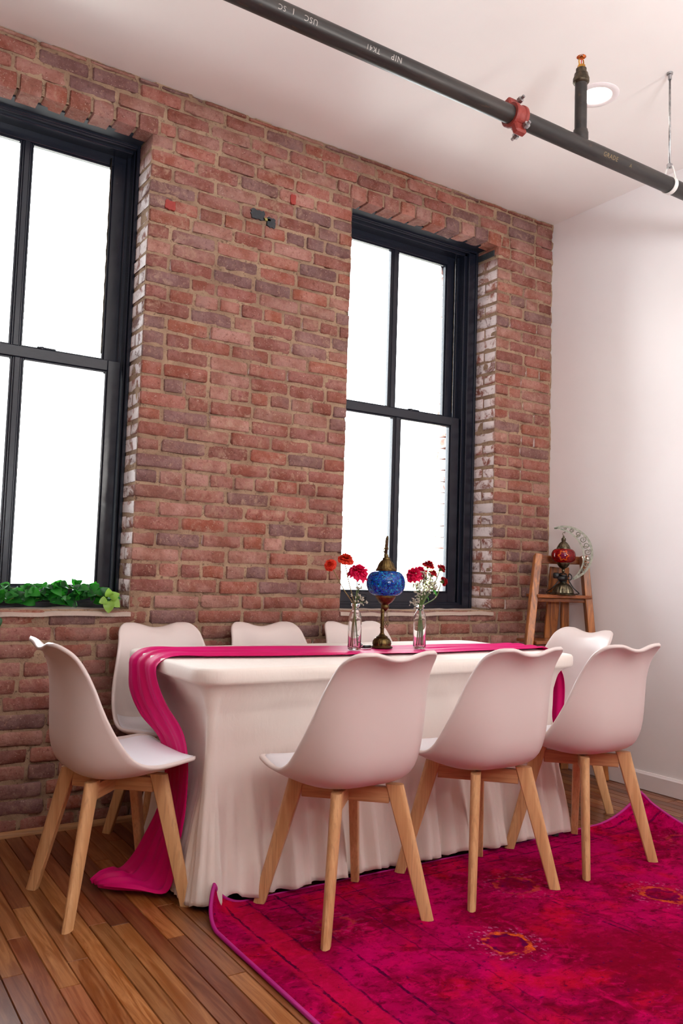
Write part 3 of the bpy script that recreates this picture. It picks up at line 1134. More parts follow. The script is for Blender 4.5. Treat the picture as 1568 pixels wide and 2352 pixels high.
# ------------------------------------------------------------------ windows
def window(name, xc, half, left_half):
    """double-hung window; half widths of the outer frame to the right and left of the centre bar"""
    base = (xc, 0.2, SILL)
    w = struct(empty(name, base))

    def part(nm, boxes, parent=None, mat='frame', bev=0.003, smooth=False):
        g = G()
        for lo, hi in boxes:
            g.box([lo[i] - base[i] for i in range(3)], [hi[i] - base[i] for i in range(3)], bev)
        return g.build(nm, MAT[mat], parent or w, smooth)

    xr, xl = xc + half, xc - left_half
    gi = 0.448       # inner edge of the frame from the centre
    top, bot = 3.036, SILL + 0.002
    part('jamb', [((xc + gi + 0.03, 0.168, bot), (xr, 0.30, top)), ((xc + gi + 0.012, 0.190, bot), (xc + gi + 0.034, 0.30, top)), ((xc + gi - 0.004, 0.238, bot), (xc + gi + 0.016, 0.256, top)), ((xr - 0.022, 0.160, bot), (xr - 0.006, 0.172, top))])
    part('jamb', [((xl, 0.168, bot), (xc - gi - 0.03, 0.30, top)), ((xc - gi - 0.034, 0.190, bot), (xc - gi - 0.012, 0.30, top)), ((xc - gi - 0.016, 0.238, bot), (xc - gi + 0.004, 0.256, top)), ((xl + 0.006, 0.160, bot), (xl + 0.022, 0.172, top))])
    part('head', [((xl, 0.168, 3.012), (xr, 0.30, top + 0.01)), ((xl + 0.03, 0.190, 2.998), (xr - 0.03, 0.30, 3.016)), ((xl + 0.02, 0.160, 3.018), (xr - 0.02, 0.172, top))])
    part('soffit', [((W1[0] if xc < -2 else W2[0], 0.075, 3.030), (W1[1] if xc < -2 else W2[1], 0.30, 3.05))], None, 'soffit', 0.002)
    part('sill_rail', [((xl, 0.170, bot - 0.006), (xr, 0.31, SILL + 0.022)), ((xl + 0.02, 0.185, SILL + 0.018), (xr - 0.02, 0.30, SILL + 0.034))])

    def sash(nm, y0, y1, z0, z1, gb, gt, gh):
        yg = (y0 + y1) / 2 + 0.004
        s = part(nm, [((xc - gi, y0, z0), (xc - gh, y1, z1)), ((xc + gh, y0, z0), (xc + gi, y1, z1)),
                      ((xc - gh, y0, z0), (xc + gh, y1, gb)), ((xc - gh, y0, gt), (xc + gh, y1, z1))])
        part('muntin', [((xc - 0.021, y0 + 0.006, gb), (xc + 0.021, y1, gt)), ((xc - 0.013, y0, gb), (xc + 0.013, y0 + 0.01, gt))], s)
        # stepped bead round each pane
        for a, b in ((xc - gh, xc - 0.021), (xc + 0.021, xc + gh)):
            t = 0.008
            part('glazing_bead', [((a, y0 + 0.009, gb), (a + t, y1, gt)), ((b - t, y0 + 0.009, gb), (b, y1, gt)), ((a + t, y0 + 0.009, gb), (b - t, y1, gb + t)), ((a + t, y0 + 0.009, gt - t), (b - t, y1, gt))], s, 'frame', 0.0015)
            part('pane', [((a + 0.004, yg, gb + 0.004), (b - 0.004, yg + 0.004, gt - 0.004))], s, 'glass', 0)
        return s

    sash('upper_sash', 0.258, 0.292, 1.985, 3.008, 2.025, 2.95, 0.385)
    lo = sash('lower_sash', 0.197, 0.236, SILL + 0.026, 2.012, 0.982, 1.962, 0.389)
    for dx in (-0.235, 0.225):
        g = G()
        c = (xc + dx - base[0], 0.192 - base[1], 0.952 - base[2])
        g.box((c[0] - 0.05, c[1] - 0.002, c[2] - 0.014), (c[0] + 0.05, c[1] + 0.006, c[2] + 0.014), 0.003)
        g.tube([(c[0] - 0.04, c[1], c[2] - 0.004), (c[0] - 0.036, c[1] - 0.016, c[2] - 0.002), (c[0], c[1] - 0.02, c[2]), (c[0] + 0.036, c[1] - 0.016, c[2] - 0.002), (c[0] + 0.04, c[1], c[2] - 0.004)], 0.004, 6)
        g.build('sash_lift', MAT['frame'], lo, False)
    g = G()
    g.lathe([(0.0, 0.012), (0.012, 0.012), (0.018, 0.006), (0.018, 0.0)], 14, (0.10, 0.215 - 0.2, 2.012 - SILL))
    g.box((0.08, 0.008, 2.016 - SILL), (0.16, 0.022, 2.024 - SILL), 0.002)
    g.build('sash_lock', MAT['frame'], lo, False)
    g = G()
    pts = [(half - 0.115, 0.25 - 0.2, z - SILL) for z in np.linspace(2.05, 2.98, 24)]
    g.tube([(p[0] + 0.0015 * math.sin(i * 3), p[1], p[2]) for i, p in enumerate(pts)], 0.0028, 5)
    g.build('sash_chain', MAT['iron_fit'], w, True)
    return w


window('window_1', -3.050, 0.486, 0.486)
window('window_2', -1.012, 0.550, 0.540)

# ------------------------------------------------------------------ ceiling fittings: pipe, hanger, downlight
PY, PZ, PR = -1.375, 2.768, 0.0325
sp = empty('sprinkler_pipe', (-1.5, PY, PZ))
tag(sp, 'black steel sprinkler pipe hung under the white ceiling, with a red coupling', 'pipe')
g = G()
g.tube([(-1.7, 0, 0), (-0.185, 0, 0)], PR, 28)
g.tube([(-0.175, 0, 0), (1.5, 0, 0)], PR, 28)
g.build('pipe', MAT['pipe'], sp, True, 40)
# red grooved coupling
cp = G()
prof = [(PR, -0.030), (0.043, -0.030), (0.046, -0.026), (0.046, -0.016), (0.042, -0.012), (0.042, 0.012), (0.046, 0.016), (0.046, 0.026), (0.043, 0.030), (PR, 0.030)]
cp.lathe(prof, 30, (-0.18, 0, 0), axis='x')
ca, sa = math.cos(math.radians(62)), math.sin(math.radians(62))
for s in (1, -1):
    e = G()
    e.box((-0.026, -0.014, 0.036), (0.026, 0.014, 0.078), 0.006)
    e.xform(Matrix.Rotation(math.radians(-18), 4, 'X'))
    if s < 0:
        e.xform(Matrix.Rotation(PI, 4, 'X'))
    e.xform(Matrix.Translation((-0.18, 0, 0)))
    cp.add(e.v, e.f)
cpo = fix_normals(cp.build('pipe_coupling', MAT['red_iron'], sp, True, 35))
cpo['label'] = 'red cast coupling with two bolts'
for s in (1, -1):
    b = G()
    rot = Matrix.Rotation(math.radians(-18) + (PI if s < 0 else 0), 4, 'X')
    b.tube([(0.012, -0.05, 0.058), (0.012, 0.045, 0.058)], 0.0062, 8)
    b.tube([(0.012, -0.036, 0.058), (0.012, -0.024, 0.058)], 0.0125, 6)
    b.tube([(0.012, 0.022, 0.058), (0.012, 0.034, 0.058)], 0.0125, 8)
    b.xform(Matrix.Translation((-0.18, 0, 0)) @ rot)
    b.build('bolt', MAT['zinc'], cpo, True, 30)
# riser and upright sprinkler head
rx = 0.168
g = G()
g.lathe([(0.028, 0.012), (0.030, 0.022), (0.030, 0.050), (0.0275, 0.058), (0.0275, 0.062)], 20, (rx, 0, 0))
g.lathe([(0.0235, 0.03), (0.0235, 0.262)], 20, (rx, 0, 0))
g.build('riser', MAT['pipe'], sp, True, 40)
g = G()
g.lathe([(0.0235, 0.250), (0.028, 0.253), (0.0315, 0.258), (0.0315, 0.272), (0.0285, 0.278), (0.026, 0.292), (0.0205, 0.297), (0.0205, 0.312), (0.014, 0.316), (0.0, 0.316)], 20, (rx, 0, 0))
g.build('reducer', MAT['iron_fit'], sp, True, 30)
g = G()
g.lathe([(0.012, 0.314), (0.0155, 0.316), (0.0155, 0.326), (0.010, 0.329), (0.0, 0.329)], 6, (rx, 0, 0))
for s in (1, -1):
    g.tube([(rx + s * 0.010, 0, 0.326), (rx + s * 0.0135, 0, 0.338), (rx + s * 0.011, 0, 0.352), (rx + s * 0.003, 0, 0.360)], 0.0028, 6)
g.lathe([(0.0, 0.357), (0.005, 0.357), (0.005, 0.366), (0.0, 0.366)], 10, (rx, 0, 0))
sh = g.build('sprinkler_head', MAT['brass'], sp, True, 35)
g = G()
g.lathe([(0.0014, 0.330), (0.0020, 0.336), (0.0020, 0.350), (0.0014, 0.356)], 8, (rx, 0, 0))
g.build('glass_bulb', mat_plastic('red_bulb', srgb(170, 20, 20), 0.1), sh, True)
g = G()
nt = 16
V, F = [], []
for i in range(nt * 2):
    a = PI * i / nt
    r = 0.0195 if i % 2 == 0 else 0.0155
    V += [(rx + 0.006 * math.cos(a), 0.006 * math.sin(a), 0.368), (rx + r * math.cos(a), r * math.sin(a), 0.362), (rx + r * math.cos(a), r * math.sin(a), 0.3605), (rx + 0.006 * math.cos(a), 0.006 * math.sin(a), 0.3665)]
n2 = nt * 2
for i in range(n2):
    j = (i + 1) % n2
    for q in range(4):
        F.append((i * 4 + q, j * 4 + q, j * 4 + (q + 1) % 4, i * 4 + (q + 1) % 4))
g.add(V, F)
g.build('deflector', MAT['copper'], sh, False)


# stencilled marks wrapped round the pipe
def pipe_text(s, x, size, ang, mat, flip=False, dots=False):
    c = bpy.data.curves.new('t', 'FONT')
    c.body = s
    c.size = size
    c.space_character = 1.15
    c.resolution_u = 2
    t = bpy.data.objects.new('t', c)
    COL.objects.link(t)
    dg = bpy.context.evaluated_depsgraph_get()
    me = bpy.data.meshes.new_from_object(t.evaluated_get(dg))
    bpy.data.objects.remove(t)
    bm = bmesh.new()
    bm.from_mesh(me)
    for _ in range(2):
        bmesh.ops.subdivide_edges(bm, edges=[e for e in bm.edges if e.calc_length() > size * 0.16], cuts=1)
    bmesh.ops.triangulate(bm, faces=bm.faces[:])
    w = max(v.co.x for v in bm.verts)
    for v in bm.verts:
        px_, py_ = v.co.x, v.co.y
        if flip:
            px_, py_ = w - px_, size * 0.7 - py_
        a = ang + py_ / PR
        rr = PR + 0.0006
        v.co = (x + px_, -rr * math.cos(a), rr * math.sin(a))
    bm.to_mesh(me)
    bm.free()
    me.materials.append(MAT[mat])
    o = put(bpy.data.objects.new('stencil_mark', me), sp)
    return o


pipe_text('GRADE', 0.268, 0.024, -0.62, 'stencil_y')
pipe_text('A', 0.425, 0.020, -0.62, 'stencil_y')
pipe_text('NIP', -0.768, 0.026, -0.5, 'stencil', True)
pipe_text('TK41', -0.862, 0.022, -0.55, 'stencil', True)
pipe_text('USC', -1.095, 0.024, -0.5, 'stencil', True)
pipe_text('1', -1.135, 0.026, -0.45, 'stencil', True)
pipe_text('SC', -1.185, 0.022, -0.5, 'stencil', True)

# hanger
hx = -0.776
hg = empty('pipe_hanger', (hx, PY, H))
tag(hg, 'thin zinc hanger rod and ring holding the black pipe from the ceiling', 'hanger')
g = G()
g.lathe([(0.0, 0.0), (0.013, 0.0), (0.013, -0.008), (0.008, -0.010), (0.008, -0.03), (0.0, -0.03)], 12)
g.build('ceiling_anchor', MAT['zinc'], hg, True, 30)
G().tube([(0, 0, -0.02), (0, 0, PZ - H + 0.075)], 0.0045, 8).build('rod', MAT['zinc'], hg)
g = G()
zc = PZ - H
g.lathe([(PR + 0.001, -0.011), (PR + 0.004, -0.011), (PR + 0.004, 0.011), (PR + 0.001, 0.011), (PR + 0.001, -0.011)], 28, (0, 0, zc), axis='x')
for s in (1, -1):
    g.tube([(0, s * 0.012, zc + 0.082), (0, s * 0.020, zc + 0.06), (0, s * 0.030, zc + 0.018)], 0.0035, 6)
g.build('ring', mat_plastic('galvanised_white', srgb(206, 202, 198), 0.45), hg, True, 40)
g = G()
g.lathe([(0, 0.094), (0.012, 0.094), (0.012, 0.078), (0, 0.078)], 6, (0, 0, zc))
g.build('nut', MAT['zinc'], hg, False)

# recessed downlight
dl = empty('ceiling_downlight', (-0.897, -1.084, H))
tag(dl, 'round recessed ceiling light glowing warm white beside the sprinkler riser', 'light')
g = G()
g.lathe([(0.066, 0.004), (0.066, -0.004), (0.070, -0.007), (0.093, -0.005), (0.098, -0.002), (0.098, 0.002)], 40)
g.build('trim_ring', MAT['trim'], dl, True, 50)
g = G()
g.lathe([(0.0, -0.0035), (0.066, -0.0035)], 40)
g.build('diffuser', MAT['lens'], dl, True)
ld = bpy.data.lights.new('downlight_lamp', 'SPOT')
ld.energy = 22
ld.color = (1.0, 0.86, 0.68)
ld.spot_size = 2.4
ld.spot_blend = 1.0
ld.shadow_soft_size = 0.06
lo_ = put(bpy.data.objects.new('downlight_lamp', ld), dl)
lo_.location = (0, 0, -0.03)

# ------------------------------------------------------------------ rug
RX0, RX1, RY0, RY1 = -2.665, -0.462, -4.05, -1.035
nxr, nyr = 110, 130
us, vs = np.linspace(0, 1, nxr), np.linspace(0, 1, nyr)
us = np.concatenate([np.linspace(0, 0.09, 22), np.linspace(0.1, 0.9, 60), np.linspace(0.91, 1, 22)])
vs = np.concatenate([np.linspace(0, 0.88, 70), np.linspace(0.89, 1, 30)])
P = []
TH = 0.011


def rug_pt(x, y):
    # curled far corners
    z = TH + 0.0015 * (vnoise(x * 6, y * 6) - 0.5)
    d1 = (x - RX0) + (RY1 - y)
    c1 = max(0.0, 0.17 - d1) / 0.17
    d2 = (RX1 - x) + (RY1 - y)
    c2 = max(0.0, 0.34 - d2) / 0.34
    z += 0.085 * c1 ** 1.6 + 0.115 * c2 ** 1.8
    e = max(0.0, 0.05 - (RY1 - y)) / 0.05 * sstep(-1.35, -0.7, x)
    z += 0.012 * e
    x += 0.05 * c1 ** 2 - 0.06 * c2 ** 2.2
    y += -0.03 * c1 ** 2 - 0.02 * c2 ** 2.2
    return (x, y, z)


xs = RX0 + us * (RX1 - RX0)
ys = RY0 + vs * (RY1 - RY0)
# rug edge is slightly wavy
rug = empty('rug', (0, 0, 0))
tag(rug, 'fuchsia overdyed patterned rug with curled corners on the wooden floor', 'rug')
g = G()
top = [[rug_pt(x, y) for y in ys] for x in xs]
g.grid(top)
bot = [[(p[0], p[1], max(p[2] - TH + 0.001, 0.0008)) for p in row] for row in top]
g2 = G().grid([r[::-1] for r in bot])
g.add(g2.v, g2.f)
fix = g.build('pile', MAT['rug'], rug, True)
edge = [top[i][0] for i in range(len(xs))] + [top[-1][j] for j in range(1, len(ys))] + [top[i][-1] for i in range(len(xs) - 2, -1, -1)] + [top[0][j] for j in range(len(ys) - 2, 0, -1)]
G().tube([(p[0], p[1], p[2] - 0.004) for p in edge], 0.0065, 8, closed=True).build('binding', MAT['binding'], rug)

# ------------------------------------------------------------------ folding table, cloth, runner
TX0, TX1, TY0, TY1, TZ = -2.685, -0.93, -1.06, -0.30, 0.757
tb = empty('folding_table', ((TX0 + TX1) / 2, (TY0 + TY1) / 2, 0))
tag(tb, 'folding table hidden under the white fitted cloth, only its black feet peeping out', 'table')
bx, by = (TX0 + TX1) / 2, (TY0 + TY1) / 2
g = G()
_hx, _hy, _r = (TX1 - TX0) / 2 - 0.006, (TY1 - TY0) / 2 - 0.006, 0.085
_o = [(sx * (_hx - _r) + _r * math.cos(a0 + q * PI / 16), sy * (_hy - _r) + _r * math.sin(a0 + q * PI / 16)) for sx, sy, a0 in ((1, -1, -PI / 2), (1, 1, 0), (-1, 1, PI / 2), (-1, -1, PI)) for q in range(9)]
g.grid([[(x * k, y * k, z) for x, y in _o] for k, z in ((0.0, TZ - 0.044), (0.99, TZ - 0.044), (1.0, TZ - 0.040), (1.0, TZ - 0.010), (0.99, TZ - 0.004), (0.0, TZ - 0.004))], closed_v=True)
g.build('tabletop', mat_plastic('table_plastic', srgb(220, 216, 210), 0.5), tb, False)
for lx in (-2.56, -1.06):
    for s in (-1, 1):
        y0, y1 = by + s * (0.22 if s < 0 else 0.08), by + s * ((0.29 if lx < -2 else 0.36) if s < 0 else 0.09)
        zf = 0.013 if (s < 0) else 0.0
        leg = G().tube([(lx - bx, y0 - by, TZ - 0.046), (lx - bx, y1 - by, zf)], 0.0125, 12).build('leg', MAT['black'], tb, True, 40)
        G().tube([(lx - bx, y1 - by - s * 0.012, zf + 0.045), (lx - bx, y1 - by + s * 0.001, zf)], 0.0165, 12).build('rubber_foot', MAT['black'], leg, True, 40)


def rrect(hx_, hy_, r, n):
    """n points of a rounded rectangle, uniform by length, from the middle of the near side, counter-clockwise; with outward normals"""
    segs = []
    L = []
    corners = [(hx_ - r, -(hy_ - r), -PI / 2), (hx_ - r, hy_ - r, 0), (-(hx_ - r), hy_ - r, PI / 2), (-(hx_ - r), -(hy_ - r), PI)]
    path = []
    for cx, cy, a0 in corners:
        for q in range(13):
            a = a0 + PI / 2 * q / 12
            path.append((cx + r * math.cos(a), cy + r * math.sin(a), math.cos(a), math.sin(a)))
    path = np.array(path + [path[0]])
    d = np.r_[0, np.cumsum(np.hypot(np.diff(path[:, 0]), np.diff(path[:, 1])))]
    t = np.linspace(0, d[-1], n, endpoint=False)
    out = np.stack([np.interp(t, d, path[:, k]) for k in range(4)], 1)
    nn = np.hypot(out[:, 2], out[:, 3])
    out[:, 2] /= nn
    out[:, 3] /= nn
    return out, t, d[-1]


NP = 560
hx2, hy2 = (TX1 - TX0) / 2, (TY1 - TY0) / 2
ringp, arc, per = rrect(hx2, hy2, 0.09, NP)
rows_ = []
ws = vnoise(arc * 7.3 / 1.0, arc * 0 + 3)
phase = 2 * PI * np.round(per / 0.165) * arc / per + 2.2 * vnoise(arc * 2.1, arc * 0 + 8) * 2
wave = 0.6 * np.sin(phase) + 0.4 * np.sin(2.3 * phase + 1.0 + 3 * vnoise(arc * 1.3, arc * 0))
wave = np.sign(wave) * np.abs(wave) ** 0.8
fine = np.sin(2 * PI * np.round(per / 0.034) * arc / per + 5 * vnoise(arc * 4, arc * 0 + 1))
cornerness = np.exp(-(np.maximum(0, np.abs(ringp[:, 0]) - (hx2 - 0.16)) / 0.16 - 1) ** 2 * 2.5) * np.exp(-(np.maximum(0, np.abs(ringp[:, 1]) - (hy2 - 0.16)) / 0.16 - 1) ** 2 * 2.5)
hem = 0.024 + 0.018 * (vnoise(arc * 9, arc * 0 + 2) - 0.4) + 0.012 * wave
# hitched up on the rug's corner
wx_, wy_ = ringp[:, 0] + bx, ringp[:, 1] + by
hem = hem + 0.026 * np.exp(-((wx_ + 2.53) / 0.03) ** 2) * (wy_ < -0.9)
farleft = np.exp(-((wx_ + 2.66) / 0.12) ** 2 - ((wy_ + 0.33) / 0.16) ** 2)
hem = hem + 0.10 * farleft
hem = np.maximum(hem, np.where((wy_ < -0.95) & (wx_ > -2.5), 0.022, 0.008))


def ring_at(inset, z, extra=0):
    x = ringp[:, 0] - ringp[:, 2] * inset + ringp[:, 2] * extra
    y = ringp[:, 1] - ringp[:, 3] * inset + ringp[:, 3] * extra
    return np.stack([x, y, np.broadcast_to(z, x.shape)], 1)


def scaled(s, z):
    return np.stack([ringp[:, 0] * s, ringp[:, 1] * s, np.full(NP, z)], 1)


for s in (0.02, 0.35, 0.7, 0.93):
    rows_.append(scaled(s, TZ + 0.002))
rows_ += [ring_at(0.012, TZ + 0.002), ring_at(0.004, TZ), ring_at(0.0, TZ - 0.006), ring_at(-0.0015, TZ - 0.02), ring_at(-0.001, TZ - 0.038), ring_at(0.002, TZ - 0.045), ring_at(0.010, TZ - 0.050), ring_at(0.022, TZ - 0.0525)]
tt = np.linspace(0, 1, 46)[1:]
z_a = TZ - 0.0525
for t in tt:
    z = z_a + (hem - z_a) * t
    # stretched in below the slab, plumb again at the hem; corners stay further out
    ins = np.interp(t, [0, 0.05, 0.14, 0.30, 0.5, 0.72, 1.0], [0.022, 0.052, 0.080, 0.088, 0.080, 0.050, 0.010])
    insc = np.interp(t, [0, 0.05, 0.14, 0.30, 0.5, 0.72, 1.0], [0.022, 0.034, 0.042, 0.043, 0.034, 0.022, 0.008])
    insc = insc * np.where(wx_ > -1.3, 1.9, 1.0)
    inset = ins * (1 - cornerness) + insc * cornerness + 0.07 * farleft * sstep(0.02, 0.4, t)
    backdent = (wy_ > -0.36) * np.maximum.reduce([np.exp(-((wx_ - c) / 0.27) ** 6) for c in (-2.44, -1.958, -1.49)])
    inset = inset + 0.19 * backdent * sstep(0.06, 0.34, t)
    amp = (0.034 - 0.024 * (wx_ < -2.6)) * sstep(0.35, 0.95, t)
    ex = amp * wave + 0.0035 * fine * sstep(0.3, 0.75, t) * (0.4 + 0.6 * ws)
    ex = ex + 0.006 * (vnoise(arc * 5 + t * 3, arc * 0 + t * 9) - 0.5) * sstep(0.1, 0.4, t)
    rows_.append(ring_at(inset, z, ex))
g = G()
g.grid(np.array(rows_), closed_v=True)
g.add([(0, 0, TZ + 0.002)], [])
c0 = len(g.v) - 1
for i in range(NP):
    g.f.append((c0, i, (i + 1) % NP))
tc = fix_normals(g.build('tablecloth', MAT['cloth'], None, True))
tc.location = (bx, by, 0)
sm = tc.modifiers.new('thickness', 'SOLIDIFY')
sm.thickness = 0.0012
sm.offset = 1
tag(tc, 'white stretch cloth fitted over the long table, skirt falling to the floor', 'tablecloth')

# fuchsia runner: along the top, over both ends, its left end pooled on the floor
ST = [  # (far edge), (near edge), fold depth, direction of the folds
    ((-.965, -.70, .12), (-.955, -.95, .12), .014, (1, 0, 0)),
    ((-.962, -.70, .35), (-.945, -.955, .35), .014, (1, 0, 0)),
    ((-.955, -.69, .50), (-.928, -.96, .50), .012, (1, 0, 0)),
    ((-.930, -.67, .65), (-.912, -.945, .65), .012, (1, 0, 0)),
    ((-.917, -.655, .735), (-.917, -.885, .735), .009, (1, 0, .4)),
    ((-.935, -.65, .770), (-.935, -.87, .770), .009, (.4, 0, 1)),
    ((-1.03, -.63, .7705), (-1.03, -.865, .7705), .010, (0, 0, 1)),
    ((-1.33, -.58, .7705), (-1.33, -.865, .7705), .009, (0, 0, 1)),
    ((-1.60, -.575, .7700), (-1.60, -.875, .7700), .008, (0, 0, 1)),
    ((-1.80, -.55, .7710), (-1.80, -.865, .7710), .010, (0, 0, 1)),
    ((-2.03, -.50, .7715), (-2.03, -.85, .7715), .011, (0, 0, 1)),
    ((-2.31, -.45, .7715), (-2.31, -.815, .7715), .011, (0, 0, 1)),
    ((-2.52, -.43, .7715), (-2.52, -.765, .7715), .011, (0, 0, 1)),
    ((-2.655, -.435, .771), (-2.655, -.735, .771), .011, (-.3, 0, 1)),
    ((-2.704, -.43, .738), (-2.704, -.715, .738), .012, (-1, 0, .3)),
    ((-2.706, -.425, .69), (-2.706, -.725, .69), .014, (-1, 0, 0)),
    ((-2.703, -.435, .62), (-2.696, -.79, .62), .016, (-1, 0, 0)),
    ((-2.690, -.535, .54), (-2.676, -.89, .55), .015, (-1, 0, 0)),
    ((-2.668, -.67, .48), (-2.664, -.92, .48), .007, (-1, 0, 0)),
    ((-2.664, -.73, .40), (-2.662, -.93, .40), .006, (-1, 0, 0)),
    ((-2.672, -.72, .27), (-2.662, -.92, .27), .014, (-1, 0, 0)),
    ((-2.700, -.65, .13), (-2.680, -.91, .13), .022, (-1, 0, 0)),
    ((-2.725, -.60, .05), (-2.695, -.91, .05), .020, (-1, 0, .4)),
    ((-2.76, -.60, .022), (-2.715, -.89, .022), .016, (-.3, 0, 1)),
    ((-2.80, -.63, .038), (-2.775, -.845, .030), .030, (0, 0, 1)),
    ((-2.85, -.655, .040), (-2.83, -.79, .030), .030, (0, 0, 1)),
    ((-2.885, -.66, .022), (-2.87, -.73, .022), .014, (0, 0, 1)),
]
NS, NA = 230, 56
Fp = np.array([s[0] for s in ST])
Np = np.array([s[1] for s in ST])
mid = (Fp + Np) / 2
dk = np.r_[0, np.cumsum(np.linalg.norm(np.diff(mid, axis=0), axis=1))]
tk = dk / dk[-1]
ts = np.linspace(0, 1, NS)
FF, NN = spline_at(Fp, tk, ts), spline_at(Np, tk, ts)
AM = np.interp(ts, tk, [s[2] for s in ST])
DR = np.stack([np.interp(ts, tk, [s[3][k] for s in ST]) for k in range(3)], 1)
DR /= np.linalg.norm(DR, axis=1)[:, None]
P = []
for i, t in enumerate(ts):
    row = []
    for j in range(NA):
        v = j / (NA - 1)
        w = v + 0.035 * math.sin(t * 19 + v * 7) * math.sin(PI * v)
        f = 0.55 * math.sin(2 * PI * (3.1 * v + 0.25 * math.sin(t * 8))) + 0.3 * math.sin(2 * PI * (6.3 * v + 0.5 * t * 3)) + 0.5 * (vnoise(v * 9 + 2, t * 22) - 0.5)
        e = min(1.0, min(v, 1 - v) / 0.06)
        p = FF[i] * (1 - w) + NN[i] * w
        flat = 0.75 * math.exp(-((p[0] + 1.74) / 0.26) ** 4) * (p[2] > 0.7)
        p = p + DR[i] * AM[i] * f * (0.35 + 0.65 * e) * 0.62 * (1 - flat)
        if ts[i] > 0.08 and p[2] < 0.012 and ts[i] > 0.5:
            p[2] = 0.006 + 0.002 * f
        row.append(p)
    P.append(row)
g = G().grid(P)
rn = g.build('table_runner', MAT['satin'], None, True)
sm = rn.modifiers.new('thickness', 'SOLIDIFY')
sm.thickness = 0.0012
sm.offset = 0
tag(rn, 'fuchsia satin runner along the white table, its left end trailing to the floor', 'table runner')

# ------------------------------------------------------------------ chairs (local: +x is the front, origin on the floor under the seat)
prof = np.array([  # centre line x, z; rim x, z; half width
    (0.214, 0.447, 0.208, 0.464, 0.200),
    (0.204, 0.456, 0.203, 0.470, 0.206),
    (0.150, 0.445, 0.165, 0.470, 0.220),
    (0.060, 0.428, 0.105, 0.464, 0.231),
    (-0.030, 0.416, 0.050, 0.462, 0.236),
    (-0.105, 0.420, 0.005, 0.470, 0.236),
    (-0.158, 0.446, -0.035, 0.494, 0.234),
    (-0.180, 0.494, -0.070, 0.538, 0.230),
    (-0.187, 0.560, -0.100, 0.590, 0.222),
    (-0.189, 0.630, -0.124, 0.645, 0.210),
    (-0.193, 0.700, -0.146, 0.705, 0.197),
    (-0.203, 0.765, -0.176, 0.765, 0.184),
    (-0.220, 0.806, -0.210, 0.808, 0.176),
    (-0.243, 0.830, -0.248, 0.834, 0.170),
    (-0.264, 0.838, -0.276, 0.842, 0.168),
])
pd = np.r_[0, np.cumsum(np.hypot(np.diff(prof[:, 0]), np.diff(prof[:, 1])))]
LEN = pd[-1]


def chair_surface(ss, us_, cr=0.062):
    base = spline_at(prof, pd, ss)
    out = np.zeros((len(ss), len(us_), 3))
    for i, s in enumerate(ss):
        x, z, xr_, zr_, w0 = base[i]
        d = min(s, LEN - s)
        r = 0.07 if s > LEN / 2 else cr
        w = w0
        if d < r:
            w = w0 - r * (1 - math.sqrt(max(0.0, 1 - ((r - d) / r) ** 2)))
        dip = 0.021 * sstep(LEN - 0.16, LEN, s)
        for j, u in enumerate(us_):
            y = w * u
            a = abs(y) / w0
            lift = a ** 3.6
            q = min(1.0, abs(y) / 0.115)
            out[i, j] = (x + (xr_ - x) * lift, y, z + (zr_ - z) * lift - dip * math.cos(PI / 2 * q) ** 2)
    return out


def grid_normals(P):
    du = np.gradient(P, axis=0)
    dv = np.gradient(P, axis=1)
    n = np.cross(dv, du)
    ln = np.linalg.norm(n, axis=2, keepdims=True)
    return n / np.maximum(ln, 1e-9)


def thick_sheet(P, Nn, t_front, t_back):
    """closed sheet: P offset along normals by t_front (inner side) and -t_back with a rounded rim"""
    n, m = P.shape[:2]
    A, B = P + Nn * t_front, P - Nn * t_back
    g_ = G()
    g_.grid(A)
    b = len(g_.v)
    g_.add(B.reshape(-1, 3), [q[::-1] for q in G().grid(B).f])
    ring_ = [(i, 0) for i in range(n)] + [(n - 1, j) for j in range(1, m)] + [(i, m - 1) for i in range(n - 2, -1, -1)] + [(0, j) for j in range(m - 2, 0, -1)]
    c = P.mean(axis=(0, 1))
    midv = []
    for q, (i, j) in enumerate(ring_):
        # outward in the sheet
        i2, j2 = min(max(i, 1), n - 2), min(max(j, 1), m - 2)
        o_ = P[i, j] - P[i2, j2]
        ln = np.linalg.norm(o_)
        o_ = o_ / ln if ln > 1e-9 else o_
        midv.append(P[i, j] + Nn[i, j] * (t_front - t_back) / 2 + o_ * (t_front + t_back) * 0.35)
    mb = len(g_.v)
    g_.add(midv, [])
    L_ = len(ring_)
    for q in range(L_):
        (i, j), (k, l) = ring_[q], ring_[(q + 1) % L_]
        a0, a1 = i * m + j, k * m + l
        m0, m1 = mb + q, mb + (q + 1) % L_
        g_.f.append((a0, m0, m1, a1))
        g_.f.append((b + a0, b + a1, m1, m0))
    return g_


sst = np.concatenate([np.linspace(0, 0.07, 9), np.linspace(0.085, LEN - 0.09, 40), np.linspace(LEN - 0.076, LEN, 10)])
uu = np.sin(np.linspace(-1, 1, 31) * PI / 2) * 0.55 + np.linspace(-1, 1, 31) * 0.45
S = chair_surface(sst, uu)
SN = grid_normals(S)
if SN[12, 15, 2] < 0:
    SN = -SN
shell_me = thick_sheet(S, SN, 0.004, 0.009)
_o = fix_normals(shell_me.build('shell_src', MAT['shell'], None, True))
shell_mesh = _o.data
shell_mesh.name = 'shell'
bpy.data.objects.remove(_o)

